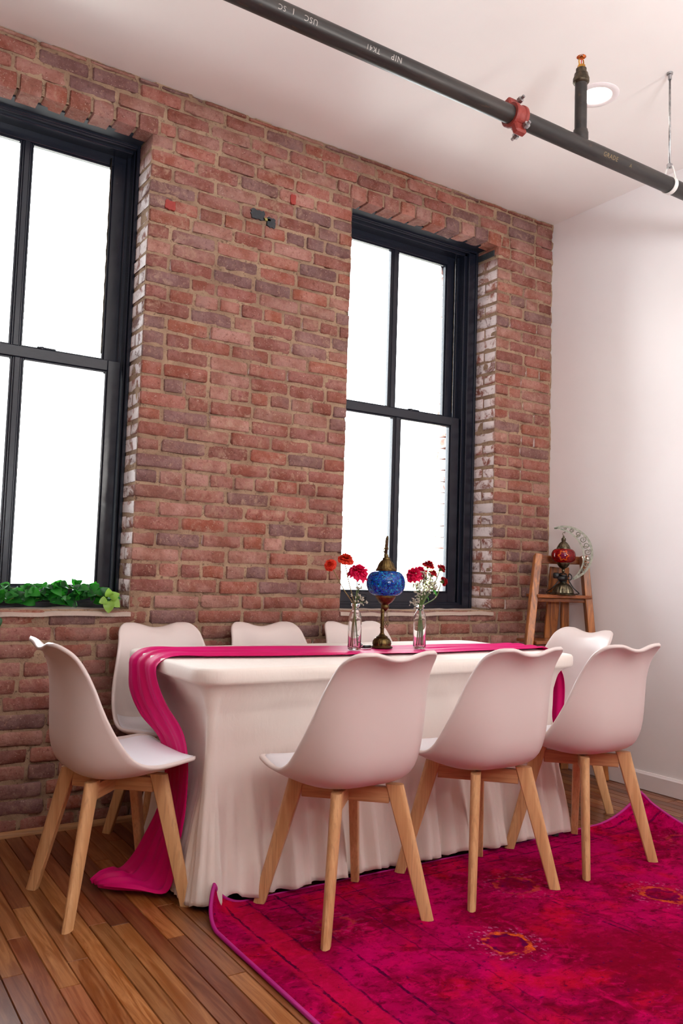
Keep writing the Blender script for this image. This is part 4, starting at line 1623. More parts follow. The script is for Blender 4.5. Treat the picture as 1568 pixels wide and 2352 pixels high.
cs = np.linspace(0.018, pd[6] + 0.015, 26)
cu = np.linspace(-1, 1, 25)
CS = chair_surface(cs, cu * 0.93, 0.055)
CN = grid_normals(CS)
if CN[10, 12, 2] < 0:
    CN = -CN
g = G()
TOPC = np.zeros_like(CS)
for i in range(26):
    for j in range(25):
        e = min(i, 25 - i) / 25 * 2
        f = (1 - abs(cu[j]) ** 5) ** 0.5 * min(1.0, i / 4.0) ** 0.5 * float(sstep(0, 9, 25 - i))
        TOPC[i, j] = CS[i, j] + CN[i, j] * (0.0045 + 0.019 * f)
g = thick_sheet((TOPC + CS) / 2, CN, 0.0, 0.0)
n_, m_ = 26, 25
g.v[:n_ * m_] = [tuple(p) for p in TOPC.reshape(-1, 3)]
g.v[n_ * m_:2 * n_ * m_] = [tuple(p) for p in (CS + CN * 0.0042).reshape(-1, 3)]
_o = fix_normals(g.build('cushion_src', MAT['cushion'], None, True))
cushion_mesh = _o.data
cushion_mesh.name = 'cushion'
bpy.data.objects.remove(_o)


def leg_mesh(a):
    """radial board leg, rounded on its outer edge, splayed along direction a"""
    ca_, sa_ = math.cos(a), math.sin(a)
    g_ = G()
    P_ = []
    for t in np.linspace(0, 1, 9):
        z = 0.408 * (1 - t)
        ro = 0.186 + (0.290 - 0.186) * t      # outer edge
        wd = 0.056 + (0.038 - 0.056) * t
        th = 0.033 + (0.027 - 0.033) * t
        ri = ro - wd
        sec = [(ri, -th / 2 + 0.003), (ri + 0.003, -th / 2), (ro - 0.014, -th / 2), (ro - 0.005, -th / 2 + 0.005), (ro, -0.004), (ro, 0.004), (ro - 0.005, th / 2 - 0.005), (ro - 0.014, th / 2), (ri + 0.003, th / 2), (ri, th / 2 - 0.003)]
        P_.append([(r * ca_ - q * sa_, r * sa_ + q * ca_, z) for r, q in sec])
    g_.grid(P_, closed_v=True)
    n0 = len(P_[0])
    g_.f.append(tuple(range(n0)))
    g_.f.append(tuple(len(g_.v) - n0 + i for i in range(n0))[::-1])
    _o2 = fix_normals(g_.build('leg_src', MAT['beech'], None, True, 40))
    me = _o2.data
    me.name = 'leg'
    bpy.data.objects.remove(_o2)
    return me


LEGS = [leg_mesh(PI / 4 + i * PI / 2) for i in range(4)]
RAILS = []
for z0, z1 in ((0.348, 0.397), (0.349, 0.396)):
    _o2 = G().box((-0.142, -0.0125, z0), (0.142, 0.0125, z1), 0.002).build('rail_src', MAT['beech_r'], None, False)
    RAILS.append(_o2.data)
    _o2.data.name = 'rail'
    bpy.data.objects.remove(_o2)
_o2 = G().box((-0.06, -0.06, 0.3972), (0.06, 0.06, 0.409), 0.003).build('plate_src', MAT['black'], None, False)
PLATE = _o2.data
PLATE.name = 'mounting_plate'
bpy.data.objects.remove(_o2)


def chair(x, y, rz, label, z=0.0):
    t = empty('dining_chair', (x, y, z), rz)
    tag(t, label, 'chair', 'white moulded dining chairs round the table')
    put(bpy.data.objects.new('shell', shell_mesh), t)
    c = put(bpy.data.objects.new('seat_cushion', cushion_mesh), t)
    for me in LEGS:
        put(bpy.data.objects.new('leg', me), t)
    for i, me in enumerate(RAILS):
        r = put(bpy.data.objects.new('rail', me), t)
        r.rotation_euler = (0, 0, PI / 4 + i * PI / 2)
    put(bpy.data.objects.new('mounting_plate', PLATE), t)
    return t


d2 = math.radians
chair(-2.858, -0.775, d2(2), 'white moulded chair seen side-on at the left end of the table')
chair(-2.258, -1.255, d2(92), 'white chair on the near side of the table, nearest the cloth corner, seen from behind', 0.0105)
chair(-1.695, -1.258, d2(90), 'white chair seen from behind, middle one of the three on the rug', 0.0105)
chair(-1.142, -1.245, d2(91), 'white chair seen from behind, nearest the white wall, feet on the rug', 0.0105)
chair(-0.722, -0.700, d2(180), 'white chair at the far right end of the table, in front of the ladder shelf')
chair(-2.470, -0.320, d2(-90), 'white chair against the brick wall below the ivy, facing the table end')
chair(-1.958, -0.320, d2(-90), 'white chair against the brick wall, middle of the three facing us')
chair(-1.464, -0.320, d2(-90), 'white chair against the brick wall behind the left glass bottle vase')


# ------------------------------------------------------------------ bottle vases and flowers
def bottle(x, y, z, label):
    b = empty('bottle_vase', (x, y, z))
    tag(b, label, 'vase', 'glass bottle vases on the runner')
    out = [(0.0, 0.0), (0.026, 0.0), (0.031, 0.004), (0.0325, 0.012), (0.0325, 0.125), (0.031, 0.140), (0.026, 0.154), (0.0195, 0.164), (0.0178, 0.170), (0.0178, 0.182), (0.0215, 0.184), (0.0225, 0.188), (0.0215, 0.192)]
    inn = [(0.0175, 0.192), (0.0150, 0.186), (0.0150, 0.168), (0.023, 0.153), (0.0285, 0.138), (0.0298, 0.124), (0.0298, 0.014), (0.026, 0.009), (0.0, 0.008)]
    G().lathe([(q * 0.82, z * 0.95) for q, z in out + inn], 36).build('bottle', MAT['bottle'], b, True, 50)
    return b


V1 = (-1.894, -0.740, 0.7745)
V2 = (-1.580, -0.760, 0.7735)
bottle(*V1, 'clear glass bottle vase on the runner, holding two coral flowers and one pink carnation')
bottle(*V2, 'clear glass bottle vase right of the blue lamp, full of roses and white sprigs')


def bloom(r, seed, layers, flat, ruffle):
    """mesh of a flower head: ruffled petals in layers, +z is up the stem"""
    rr = random.Random(seed)
    g_ = G()
    for L_ in range(layers):
        f = L_ / max(layers - 1, 1)
        tilt = math.radians(12 + (88 if flat else 70) * f)
        npet = 5 + int(5 * f)
        ln = r * (0.62 + 0.42 * f)
        for k in range(npet):
            a = 2 * PI * (k + 0.5 * (L_ % 2) + rr.uniform(-.2, .2)) / npet
            wid = r * (0.55 + 0.35 * f) * rr.uniform(0.85, 1.15)
            ph = rr.uniform(0, 6)
            P_ = []
            nl, nw = 5, 7
            for i in range(nl):
                t = i / (nl - 1)
                row = []
                tl = tilt * (0.45 + 0.65 * t) + rr.uniform(-.06, .06)
                rad = ln * t * math.sin(tl)
                h = ln * t * math.cos(tl) - 0.25 * r * f * t
                for j in range(nw):
                    s = (j / (nw - 1) - 0.5) * 2
                    w = wid * math.sqrt(t) * (1 - 0.15 * t) * s * 0.75
                    ruf = ruffle * r * t * t * math.sin(s * 6 + ph) + ruffle * 0.6 * r * t ** 3 * math.sin(s * 15 + 2 * ph)
                    up = h + ruf * math.sin(tl) + 0.10 * r * s * s * t
                    ra = rad + ruf * math.cos(tl) - 0.10 * r * s * s
                    row.append((ra * math.cos(a) - w * math.sin(a), ra * math.sin(a) + w * math.cos(a), up))
                P_.append(row)
            g_.grid(P_)
    return g_


def orient(d):
    return Vector((0, 0, 1)).rotation_difference(Vector(d).normalized()).to_matrix().to_4x4()


def flower(name, label, cat, vase, foot, head, r, mat, kind, aim, seed, bend=(0, 0, 0), stem='stem', group=None, leaves=()):
    """one cut flower: stem from the bottle's floor through the neck to the head"""
    f = empty(name, (vase[0], vase[1], vase[2]))
    tag(f, label, cat, group)
    head = Vector(head) - Vector(vase)
    ft = Vector(foot)
    neck = Vector((max(-.007, min(.007, head.x * 0.12 - ft.x * 0.2)), max(-.007, min(.007, head.y * 0.12)), 0.170))
    m2 = (neck + head) / 2 + Vector(bend)
    pts = spline([ft, (ft + neck) / 2, neck, m2, head - Vector(aim).normalized() * r * 0.6], 26)
    G().tube([tuple(p) for p in pts], [0.0026 - 0.0008 * i / 25 for i in range(26)], 7).build('stem', MAT[stem], f)
    for t in (7, 15):
        pass
    Mx = Matrix.Translation(head) @ orient(aim)
    if kind == 'carnation':
        b_ = bloom(r, seed, 5, True, 0.16)
        cal = G().lathe([(0.0022, -0.030), (0.006, -0.026), (0.0075, -0.016), (0.0085, -0.006), (0.011, 0.002), (0.006, 0.003)], 12)
        b_.xform(Matrix.Translation((0, 0, -r * 0.12)))
    else:
        b_ = bloom(r, seed, 4, False, 0.07)
        cal = G().lathe([(0.0020, -0.016), (0.006, -0.010), (0.0075, -0.003), (0.009, 0.002), (0.004, 0.003)], 10)
        for q in range(5):
            a = 2 * PI * q / 5
            cal.add([(0.006 * math.cos(a - .5), 0.006 * math.sin(a - .5), -0.004), (0.006 * math.cos(a + .5), 0.006 * math.sin(a + .5), -0.004), (0.019 * math.cos(a), 0.019 * math.sin(a), -0.010 - 0.004 * (q % 2))], [(0, 1, 2)])
    b_.xform(Mx).build('bloom', MAT[mat], f, True)
    cal.xform(Mx @ Matrix.Translation((0, 0, -r * 0.10))).build('calyx', MAT['stem'], f, True)
    for (t, d, ln) in leaves:
        p = Vector(pts[t])
        dd = Vector(d).normalized()
        sd = dd.cross(Vector((0.3, -0.8, 0.5))).normalized()
        nrm = sd.cross(dd)
        P_ = []
        for i in range(6):
            u = i / 5
            w = ln * 0.30 * math.sin(PI * min(u, 0.98) ** 0.8)
            c = p + dd * ln * u + nrm * 0.12 * ln * math.sin(PI * u)
            P_.append([tuple(c - sd * w), tuple(c - nrm * w * 0.25), tuple(c + sd * w)])
        G().grid(P_).build('leaf', MAT['leaf'], f, True)
    return f


v1, v2 = V1, V2
flower('carnation', 'deep pink carnation with a green calyx in the left bottle vase', 'flower', v1, (0.016, 0.0, 0.012), (-1.886, -0.745, 1.090), 0.041, 'pink', 'carnation', (0.10, -0.35, 0.9), 1)
flower('rose', 'coral red flower standing tallest in the left bottle vase', 'flower', v1, (-0.012, -0.004, 0.012), (-1.945, -0.738, 1.134), 0.031, 'coral', 'rose', (-0.1, -0.5, 0.85), 2, (-0.006, 0, 0), 'twig')
flower('rose', 'small coral flower leaning out at the far left of the left vase', 'flower', v1, (-0.014, 0.006, 0.012), (-2.021, -0.740, 1.110), 0.024, 'coral', 'rose', (-0.75, -0.45, 0.35), 3, (0.004, 0, -0.008), 'twig')
flower('carnation', 'broad deep pink carnation leaning left in the right bottle vase', 'flower', v2, (-0.014, 0.0, 0.012), (-1.622, -0.765, 1.088), 0.034, 'pink', 'carnation', (-0.45, -0.35, 0.85), 4)
flower('carnation', 'second pink carnation tucked behind white sprigs in the right vase', 'flower', v2, (0.004, 0.008, 0.012), (-1.577, -0.750, 1.096), 0.034, 'pink', 'carnation', (0.15, -0.3, 0.9), 5)
flower('rose', 'wilting red rose standing tallest in the right bottle vase', 'flower', v2, (0.008, -0.006, 0.012), (-1.540, -0.760, 1.125), 0.026, 'crimson', 'rose', (0.1, -0.4, 0.9), 6, (0.004, 0, 0.01))
flower('rose', 'small half-closed red rose below the tallest one in the right vase', 'flower', v2, (0.012, 0.004, 0.012), (-1.524, -0.772, 1.090), 0.020, 'crimson', 'rose', (0.3, -0.4, 0.8), 7)
flower('rose', 'small red rosebud on a thin stem at the right of the right vase, upper one', 'flower', v2, (0.016, 0.006, 0.012), (-1.466, -0.758, 1.113), 0.020, 'crimson', 'rose', (0.6, -0.25, 0.7), 8, (0.006, 0, 0.0), 'stem', None)
flower('rose', 'red rosebud drooping right beside a green leaf, lowest in the right vase', 'flower', v2, (0.016, -0.006, 0.012), (-1.457, -0.764, 1.057), 0.020, 'crimson', 'rose', (0.8, -0.3, 0.2), 9, (0.016, 0, -0.012), 'stem', None, ((20, (-0.75, -0.1, 0.55), 0.055), (16, (-0.5, -0.3, 0.6), 0.03)))


def sprig(label, vase, heads, seed, n):
    f = empty('gypsophila_sprig', (vase[0], vase[1], vase[2]))
    tag(f, label, 'flower', 'sprigs of white filler flowers')
    r = random.Random(seed)
    st, bl = G(), G()
    ico = [(0, 0, 1), (0, 0, -1), (1, 0, 0), (-1, 0, 0), (0, 1, 0), (0, -1, 0)]
    icf = [(0, 2, 4), (0, 4, 3), (0, 3, 5), (0, 5, 2), (1, 4, 2), (1, 3, 4), (1, 5, 3), (1, 2, 5)]
    root = Vector((0.0, 0.0, 0.02))
    for (hx_, hy_, hz_, sp_) in heads:
        h = Vector((hx_, hy_, hz_)) - Vector(vase)
        nk = Vector((max(-.008, min(.008, h.x * .15)), 0, 0.18))
        pts = spline([root, nk * 0.6 + root * 0.4, nk, (nk + h) / 2 + Vector((0, 0, .004)), h], 18)
        st.tube([tuple(p) for p in pts], 0.0011, 5)
        for q in range(n):
            p = h + Vector((r.gauss(0, 1), r.gauss(0, 0.7), r.gauss(0, 0.9))) * sp_
            st.tube([tuple(h + (p - h) * 0.0 - Vector((0, 0, sp_ * 0.9))), tuple((h + p) / 2 - Vector((0, 0, sp_ * .2))), tuple(p)], 0.0004, 3, False)
            s = r.uniform(0.0028, 0.0048)
            for q2 in range(3):
                c = p + Vector((r.uniform(-1, 1), r.uniform(-1, 1), r.uniform(-1, 1))) * s * 0.8
                bl.add([(c.x + a * s, c.y + b * s, c.z + d * s) for a, b, d in ico], icf)
    st.build('stem', MAT['stem'], f)
    b_ = bl.build('blossom', MAT['bloom_w'], f, True)
    b_['kind'] = 'stuff'
    return f


sprig('thin sprig of tiny white blossoms low in the left bottle vase', V1, [(-1.892, -0.758, 0.990, 0.012), (-1.874, -0.758, 0.970, 0.010), (-1.886, -0.75, 1.018, 0.008)], 1, 9)
sprig('bushy sprig of tiny white blossoms in the middle of the right bottle vase', V2,
      [(-1.582, -0.782, 1.046, 0.015), (-1.553, -0.782, 1.058, 0.015), (-1.604, -0.778, 1.022, 0.014), (-1.543, -0.782, 1.024, 0.015), (-1.603, -0.778, 0.990, 0.011), (-1.620, -0.768, 0.964, 0.009), (-1.520, -0.778, 1.036, 0.013), (-1.574, -0.786, 1.072, 0.012)], 2, 20)


# ------------------------------------------------------------------ blue mosaic lamp on the table
def ribbed(nr, dep):
    return lambda r, z, a, k: r * (1 + dep * abs(math.sin(nr * a / 2)) - dep * 0.5)


LZ = 0.7745
tl = empty('table_lamp', (-1.723, -0.690, LZ))
tag(tl, 'brass table lamp with a blue mosaic glass globe between the two bottle vases', 'lamp')
g = G()
g.lathe([(0.0, 0.0), (0.056, 0.0), (0.058, 0.003), (0.055, 0.006), (0.048, 0.009), (0.046, 0.013)], 48)
g.lathe([(0.046, 0.012), (0.048, 0.020), (0.046, 0.032), (0.038, 0.044), (0.030, 0.048)], 64, mod=ribbed(28, 0.07))
g.lathe([(0.030, 0.048), (0.032, 0.051), (0.026, 0.056), (0.016, 0.061), (0.012, 0.068), (0.008, 0.074), (0.0, 0.075)], 40)
g.build('base', MAT['aged_brass'], tl, True, 45)
# curved arm rising from the base, hooking over the globe
AQ = lambda q, z, x=0.0: (0.583 * q + 0.812 * x, 0.812 * q - 0.583 * x, z)
arm = spline([AQ(0, 0.055), AQ(0, 0.14), AQ(0.02, 0.19), AQ(0.10, 0.23), AQ(0.135, 0.29), AQ(0.125, 0.36, 0.004), AQ(0.085, 0.43, 0.008), AQ(0.03, 0.470, 0.010), AQ(-0.015, 0.476, 0.011), AQ(-0.022, 0.462, 0.010)], 60)
g = G()
g.tube([tuple(p) for p in arm], [0.0080 - 0.0015 * i / 59 - 0.003 * max(0, i - 52) / 7 for i in range(60)], 10)
for zk in (0.085, 0.12, 0.155):
    g.lathe([(0.0075, zk - 0.004), (0.0105, zk), (0.0075, zk + 0.004)], 12)
g.build('arm', MAT['aged_brass'], tl, True)
gx = 0.012
g = G()
g.lathe([(0.0, 0.150), (0.006, 0.152), (0.012, 0.160), (0.019, 0.166), (0.021, 0.176), (0.017, 0.182), (0.022, 0.188)], 32, (gx, 0, 0))
g.lathe([(0.022, 0.188), (0.032, 0.194), (0.042, 0.206), (0.047, 0.214)], 64, (gx, 0, 0), mod=ribbed(24, 0.05))
g.lathe([(0.047, 0.214), (0.050, 0.217), (0.051, 0.226), (0.048, 0.229), (0.044, 0.229)], 48, (gx, 0, 0))
g.build('cup', MAT['aged_brass'], tl, True, 45)
gl_prof = [(0.046, 0.226)]
for i in range(23):
    a = -1.42 + 2.84 * i / 22
    gl_prof.append((0.046 + 0.050 * math.cos(a) ** 0.9, 0.283 + 0.0575 * math.sin(a) / math.sin(1.42)))
gl_prof.append((0.046, 0.340))
g = G().lathe(gl_prof, 56, (gx, 0, 0))
gb = g.build('globe', MAT['blue'], tl, True)
gb['label'] = 'blue crackled mosaic glass globe'
g = G()
g.lathe([(0.046, 0.336), (0.051, 0.339), (0.052, 0.347), (0.048, 0.351)], 48, (gx, 0, 0))
g.lathe([(0.048, 0.351), (0.043, 0.357), (0.040, 0.366), (0.035, 0.377), (0.026, 0.388), (0.018, 0.394)], 64, (gx, 0, 0), mod=ribbed(20, 0.07))
g.lathe([(0.018, 0.392), (0.020, 0.396), (0.018, 0.402), (0.012, 0.405), (0.009, 0.410), (0.008, 0.418), (0.0, 0.42)], 32, (gx, 0, 0))
g.build('cap', MAT['aged_brass'], tl, True, 45)
g = G()
g.tube([tuple(p) for p in spline([(gx, 0, 0.418), (gx - 0.012, 0, 0.425), (gx - 0.018, 0, 0.438), (gx - 0.010, 0, 0.450), (gx + 0.004, 0, 0.452), (gx + 0.008, 0, 0.444), (gx, 0, 0.440)], 24)], 0.0026, 6)
g.build('hook_ring', MAT['aged_brass'], tl)
g = G()
for k in range(4):
    c = (gx + 0.004, -0.012, 0.148 - 0.009 * k)
    g.tube([(c[0] + 0.003 * math.cos(a) * (k % 2), c[1] + 0.003 * math.cos(a) * ((k + 1) % 2), c[2] + 0.006 * math.sin(a)) for a in np.linspace(0, 2 * PI, 11)[:-1]], 0.0007, 4, closed=True)
for (ox, oz, rr_) in ((0, 0.106, 0.006), (-0.008, 0.098, 0.005), (0.008, 0.098, 0.005), (0, 0.090, 0.006)):
    g.tube([(gx + 0.004 + ox + rr_ * math.cos(a), -0.012, oz + rr_ * math.sin(a)) for a in np.linspace(0, 2 * PI, 15)[:-1]], 0.0013, 5, closed=True)
g.build('pull_chain', MAT['aged_brass'], tl)
g = G()
g.tube([tuple(p) for p in spline([(-0.05, 0.01, 0.004), (-0.075, -0.01, 0.003), (-0.10, 0.0, 0.003), (-0.085, 0.05, 0.003), (-0.03, 0.10, 0.003), (0.0, 0.16, 0.003), (0.0, 0.185, 0.003)], 40)], 0.0026, 6)
g.box((-0.098, -0.016, 0.0005), (-0.062, 0.0, 0.012), 0.003)
g.build('power_cord', MAT['black'], tl)

for ch in tl.children:      # final proportions of the lamp
    for v in ch.data.vertices:
        if ch.name.startswith('base'):
            v.co.x *= 0.80
            v.co.y *= 0.80
            v.co.z *= 0.86
        elif ch.name.startswith('arm'):
            v.co.z *= 0.968
        elif not ch.name.startswith('power_cord'):
            v.co.x = gx + (v.co.x - gx) * 0.85
            v.co.y *= 0.85
            if v.co.z > 0.149:
                v.co.z = 0.149 + (v.co.z - 0.15) * 0.89

# ------------------------------------------------------------------ ladder shelf in the corner
ls = empty('ladder_shelf', (-0.2, -0.27, 0))
tag(ls, 'brown wooden folding ladder shelf standing in the corner by the brick wall', 'shelf')
LB = Vector((-0.2, -0.27, 0))


def beam(g_, a, b, w, t, side, c0=0):
    """board from a to b: width w along side, thickness t across"""
    a, b = Vector(a) - LB, Vector(b) - LB
    d = (b - a).normalized()
    s = Vector(side)
    s = (s - d * s.dot(d)).normalized()
    n = d.cross(s)
    V_ = []
    for p in (a, b):
        for u, v in ((-1, -1), (1, -1), (1, 1), (-1, 1)):
            V_.append(p + s * u * w / 2 + n * v * t / 2)
    g_.add(V_, [(0, 1, 2, 3), (7, 6, 5, 4), (0, 4, 5, 1), (1, 5, 6, 2), (2, 6, 7, 3), (3, 7, 4, 0)])
    return g_


LT, LBm = (-0.285, -0.180, 1.215), (-0.650, -0.385, 0.0)
RT, RBm = (-0.066, -0.318, 1.215), (-0.035, -0.450, 0.0)
lat = Vector((0.85, -0.53, 0))
fwd = Vector((-0.53, -0.85, 0))


def wood_beam(name, a, b, w, t, side, mat='acacia'):
    g_ = beam(G(), a, b, w, t, side)
    o = fix_normals(g_.build(name, MAT[mat], ls, False))
    bv = o.modifiers.new('edge', 'BEVEL')
    bv.width = 0.003
    bv.segments = 1
    return o


wood_beam('front_leg', LT, LBm, 0.055, 0.040, fwd)
wood_beam('front_leg', RT, RBm, 0.055, 0.040, fwd)
wood_beam('rear_leg', (-0.120, -0.165, 1.15), (-0.160, -0.085, 0.0), 0.07, 0.026, lat)
wood_beam('rear_leg', (-0.075, -0.19, 1.15), (-0.035, -0.165, 0.0), 0.045, 0.026, lat)
lerp = lambda a, b, t: tuple(a[i] + (b[i] - a[i]) * t for i in range(3))


def at_z(z):
    t = (1.215 - z) / 1.215
    return Vector(lerp(LT, LBm, t)), Vector(lerp(RT, RBm, t))


a, b = at_z(1.19)
bk = fwd.normalized() * -0.058
wood_beam('top_rail', a + bk, b + bk, 0.046, 0.020, (0, 0, 1), 'acacia_h')
for z, dep in ((0.985, 0.17), (0.735, 0.22), (0.40, 0.28)):
    a, b = at_z(z)
    off = -fwd.normalized() * (dep / 2 - 0.045)
    wood_beam('shelf_board', a + off, b + off, dep, 0.018, -fwd, 'acacia_h')
    wood_beam('shelf_rail', a - Vector((0, 0, 0.021)), b - Vector((0, 0, 0.021)), 0.022, 0.02, (0, 0, 1), 'acacia_h')

# ------------------------------------------------------------------ red moon lamp on the ladder shelf
MLZ = 0.9945
ml = empty('moon_lamp', (-0.194, -0.286, MLZ), math.atan2(-0.73, 0.68))
tag(ml, 'silver crescent moon lamp with a red mosaic globe on the ladder shelf', 'lamp')
g = G()
g.lathe([(0.0, 0.0), (0.068, 0.0), (0.070, 0.003), (0.066, 0.007), (0.058, 0.012)], 48)
g.lathe([(0.058, 0.012), (0.056, 0.022), (0.048, 0.042), (0.034, 0.058), (0.022, 0.064)], 64, mod=ribbed(22, 0.09))
g.lathe([(0.022, 0.064), (0.018, 0.070), (0.012, 0.078), (0.007, 0.088), (0.0, 0.089)], 28)
g.build('base', MAT['aged_silver'], ml, True, 45)
g = G()
g.lathe([(0.0, 0.118), (0.004, 0.120), (0.006, 0.128), (0.010, 0.132), (0.007, 0.140), (0.010, 0.146)], 24)
g.lathe([(0.010, 0.146), (0.022, 0.154), (0.031, 0.166), (0.034, 0.174)], 56, mod=ribbed(18, 0.08))
g.lathe([(0.034, 0.174), (0.036, 0.178), (0.034, 0.184), (0.030, 0.184)], 40)
g.build('cup', MAT['aged_silver'], ml, True, 45)
gp = [(0.030, 0.180)]
for i in range(21):
    a = -1.42 + 2.84 * i / 20
    gp.append((0.032 + 0.035 * math.cos(a) ** 0.85, 0.218 + 0.039 * math.sin(a) / math.sin(1.42)))
gp.append((0.030, 0.257))
g = G().lathe(gp, 48)
gr = g.build('globe', MAT['redg'], ml, True)
gr['label'] = 'red glass globe with an orange rosette'
g = G()
g.lathe([(0.030, 0.252), (0.038, 0.255), (0.038, 0.262), (0.035, 0.266)], 40)
g.lathe([(0.035, 0.266), (0.030, 0.276), (0.022, 0.288), (0.013, 0.296), (0.010, 0.300)], 56, mod=ribbed(16, 0.09))
g.lathe([(0.010, 0.300), (0.013, 0.305), (0.012, 0.316), (0.006, 0.320), (0.004, 0.330), (0.0, 0.331)], 24)
g.build('cap', MAT['aged_silver'], ml, True, 45)
G().tube([tuple(p) for p in spline([(0.0, 0, 0.330), (-0.006, 0, 0.340), (0.0, 0, 0.350), (0.006, 0, 0.345), (0.006, 0, 0.362), (0.010, 0, 0.372)], 18)], 0.0016, 6).build('hook', MAT['aged_silver'], ml)


# crescent: fretwork cut from flat metal, standing in the lamp's x-z plane
def band(cx, cz, r, a0, a1, w, n=40, th=0.0035):
    g_ = G()
    P_ = []
    for i in range(n):
        t = i / (n - 1)
        a = a0 + (a1 - a0) * t
        ww = w
        c_, s_ = math.cos(a), math.sin(a)
        ri, ro = r - ww / 2, r + ww / 2
        P_.append([(cx + ri * c_, -th / 2, cz + ri * s_), (cx + ro * c_, -th / 2, cz + ro * s_), (cx + ro * c_, th / 2, cz + ro * s_), (cx + ri * c_, th / 2, cz + ri * s_)])
    g_.grid(P_, closed_v=True)
    g_.f.append((0, 1, 2, 3))
    e = (n - 1) * 4
    g_.f.append((e + 3, e + 2, e + 1, e))
    return g_


CX, CZ, RO = 0.004, 0.232, 0.150
cr = G()
A0, A1 = math.radians(112), math.radians(-72)
b_ = band(CX, CZ, RO, A0, A1, 0.012, 60)
cr.add(b_.v, b_.f)
# inner arc: a smaller circle set left and up so that both meet at the tips
p0 = Vector((CX + RO * math.cos(A0), CZ + RO * math.sin(A0)))
p1 = Vector((CX + RO * math.cos(A1), CZ + RO * math.sin(A1)))
pm = Vector((CX + 0.098, CZ + 0.030))


def circle3(a, b, c):
    ax, ay, bx_, by_, cx_, cy_ = a.x, a.y, b.x, b.y, c.x, c.y
    d = 2 * (ax * (by_ - cy_) + bx_ * (cy_ - ay) + cx_ * (ay - by_))
    ux = ((ax**2 + ay**2) * (by_ - cy_) + (bx_**2 + by_**2) * (cy_ - ay) + (cx_**2 + cy_**2) * (ay - by_)) / d
    uy = ((ax**2 + ay**2) * (cx_ - bx_) + (bx_**2 + by_**2) * (ax - cx_) + (cx_**2 + cy_**2) * (bx_ - ax)) / d
    return ux, uy, math.hypot(ax - ux, ay - uy)


ux, uy, ur = circle3(p0, pm, p1)
a0, a1 = math.atan2(p0.y - uy, p0.x - ux), math.atan2(p1.y - uy, p1.x - ux)
b_ = band(ux, uy, ur, a0, a1, 0.009, 56)
cr.add(b_.v, b_.f)
cres = cr.build('crescent', MAT['moon'], ml, False)
sc = G()


def scroll(cx, cz, r, a, turn, s=1):
    pts = []
    for i in range(26):
        t = i / 25
        an = a + s * turn * 2 * PI * t
        rr_ = r * (1 - 0.78 * t)
        pts.append((cx + rr_ * math.cos(an), 0, cz + rr_ * math.sin(an)))
    sc.tube(pts, 0.0026, 5)


for k, (ang, rr_, s) in enumerate([(88, 0.011, 1), (72, 0.014, -1), (55, 0.016, 1), (38, 0.018, -1), (22, 0.018, 1), (6, 0.019, -1), (-10, 0.018, 1), (-25, 0.016, -1), (-40, 0.013, 1), (-53, 0.009, -1)]):
    a = math.radians(ang)
    po_ = Vector((CX + RO * math.cos(a), CZ + RO * math.sin(a)))
    dd = (po_ - Vector((ux, uy))).normalized()
    pi_ = Vector((ux, uy)) + dd * ur
    mdp = (po_ + pi_) / 2
    rad = min(rr_, (po_ - pi_).length * 0.42)
    scroll(mdp.x, mdp.y, rad, a + (PI if s > 0 else 0), 1.35, s)
    tip = mdp + (po_ - mdp).normalized() * 0
    sc.tube([tuple(q) for q in spline([(po_.x, 0, po_.y), ((po_.x + mdp.x) / 2 + rad * 0.6 * math.sin(a) * s, 0, (po_.y + mdp.y) / 2 - rad * 0.6 * math.cos(a) * s), (mdp.x + rad * math.cos(a + (PI if s > 0 else 0)), 0, mdp.y + rad * math.sin(a + (PI if s > 0 else 0)))], 12)], 0.0026, 5)
sc.build('scrollwork', MAT['moon'], cres, True)
# wrapped cord with its switch and plug
g = G()
for k in range(7):
    rr_ = 0.017 + 0.002 * (k % 3)
    z = 0.078 + 0.006 * k
    pts = [(rr_ * math.cos(t) * 1.1, rr_ * math.sin(t), z + 0.006 * math.sin(t + k)) for t in np.linspace(0, 2 * PI, 20)[:-1]]
    g.tube(pts, 0.0034, 6, closed=True)
g.box((-0.055, -0.030, 0.090), (-0.022, -0.010, 0.122), 0.005)
g.box((-0.030, -0.034, 0.080), (0.012, -0.014, 0.104), 0.005)
g.tube([tuple(p) for p in spline([(0.015, -0.01, 0.09), (0.040, -0.02, 0.085), (0.045, -0.02, 0.105), (0.032, -0.015, 0.118), (0.028, -0.01, 0.10)], 20)], 0.003, 6)
g.tube([tuple(p) for p in spline([(0.03, -0.02, 0.08), (0.055, -0.03, 0.04), (0.085, -0.02, 0.012), (0.075, 0.02, 0.006), (0.03, 0.075, 0.005)], 26)], 0.003, 6)
g.tube([tuple(p) for p in spline([(-0.02, -0.02, 0.08), (-0.06, -0.03, 0.035), (-0.09, 0.0, 0.012), (-0.06, 0.05, 0.006)], 26)], 0.0034, 6)
g.build('power_cord', MAT['black'], ml)

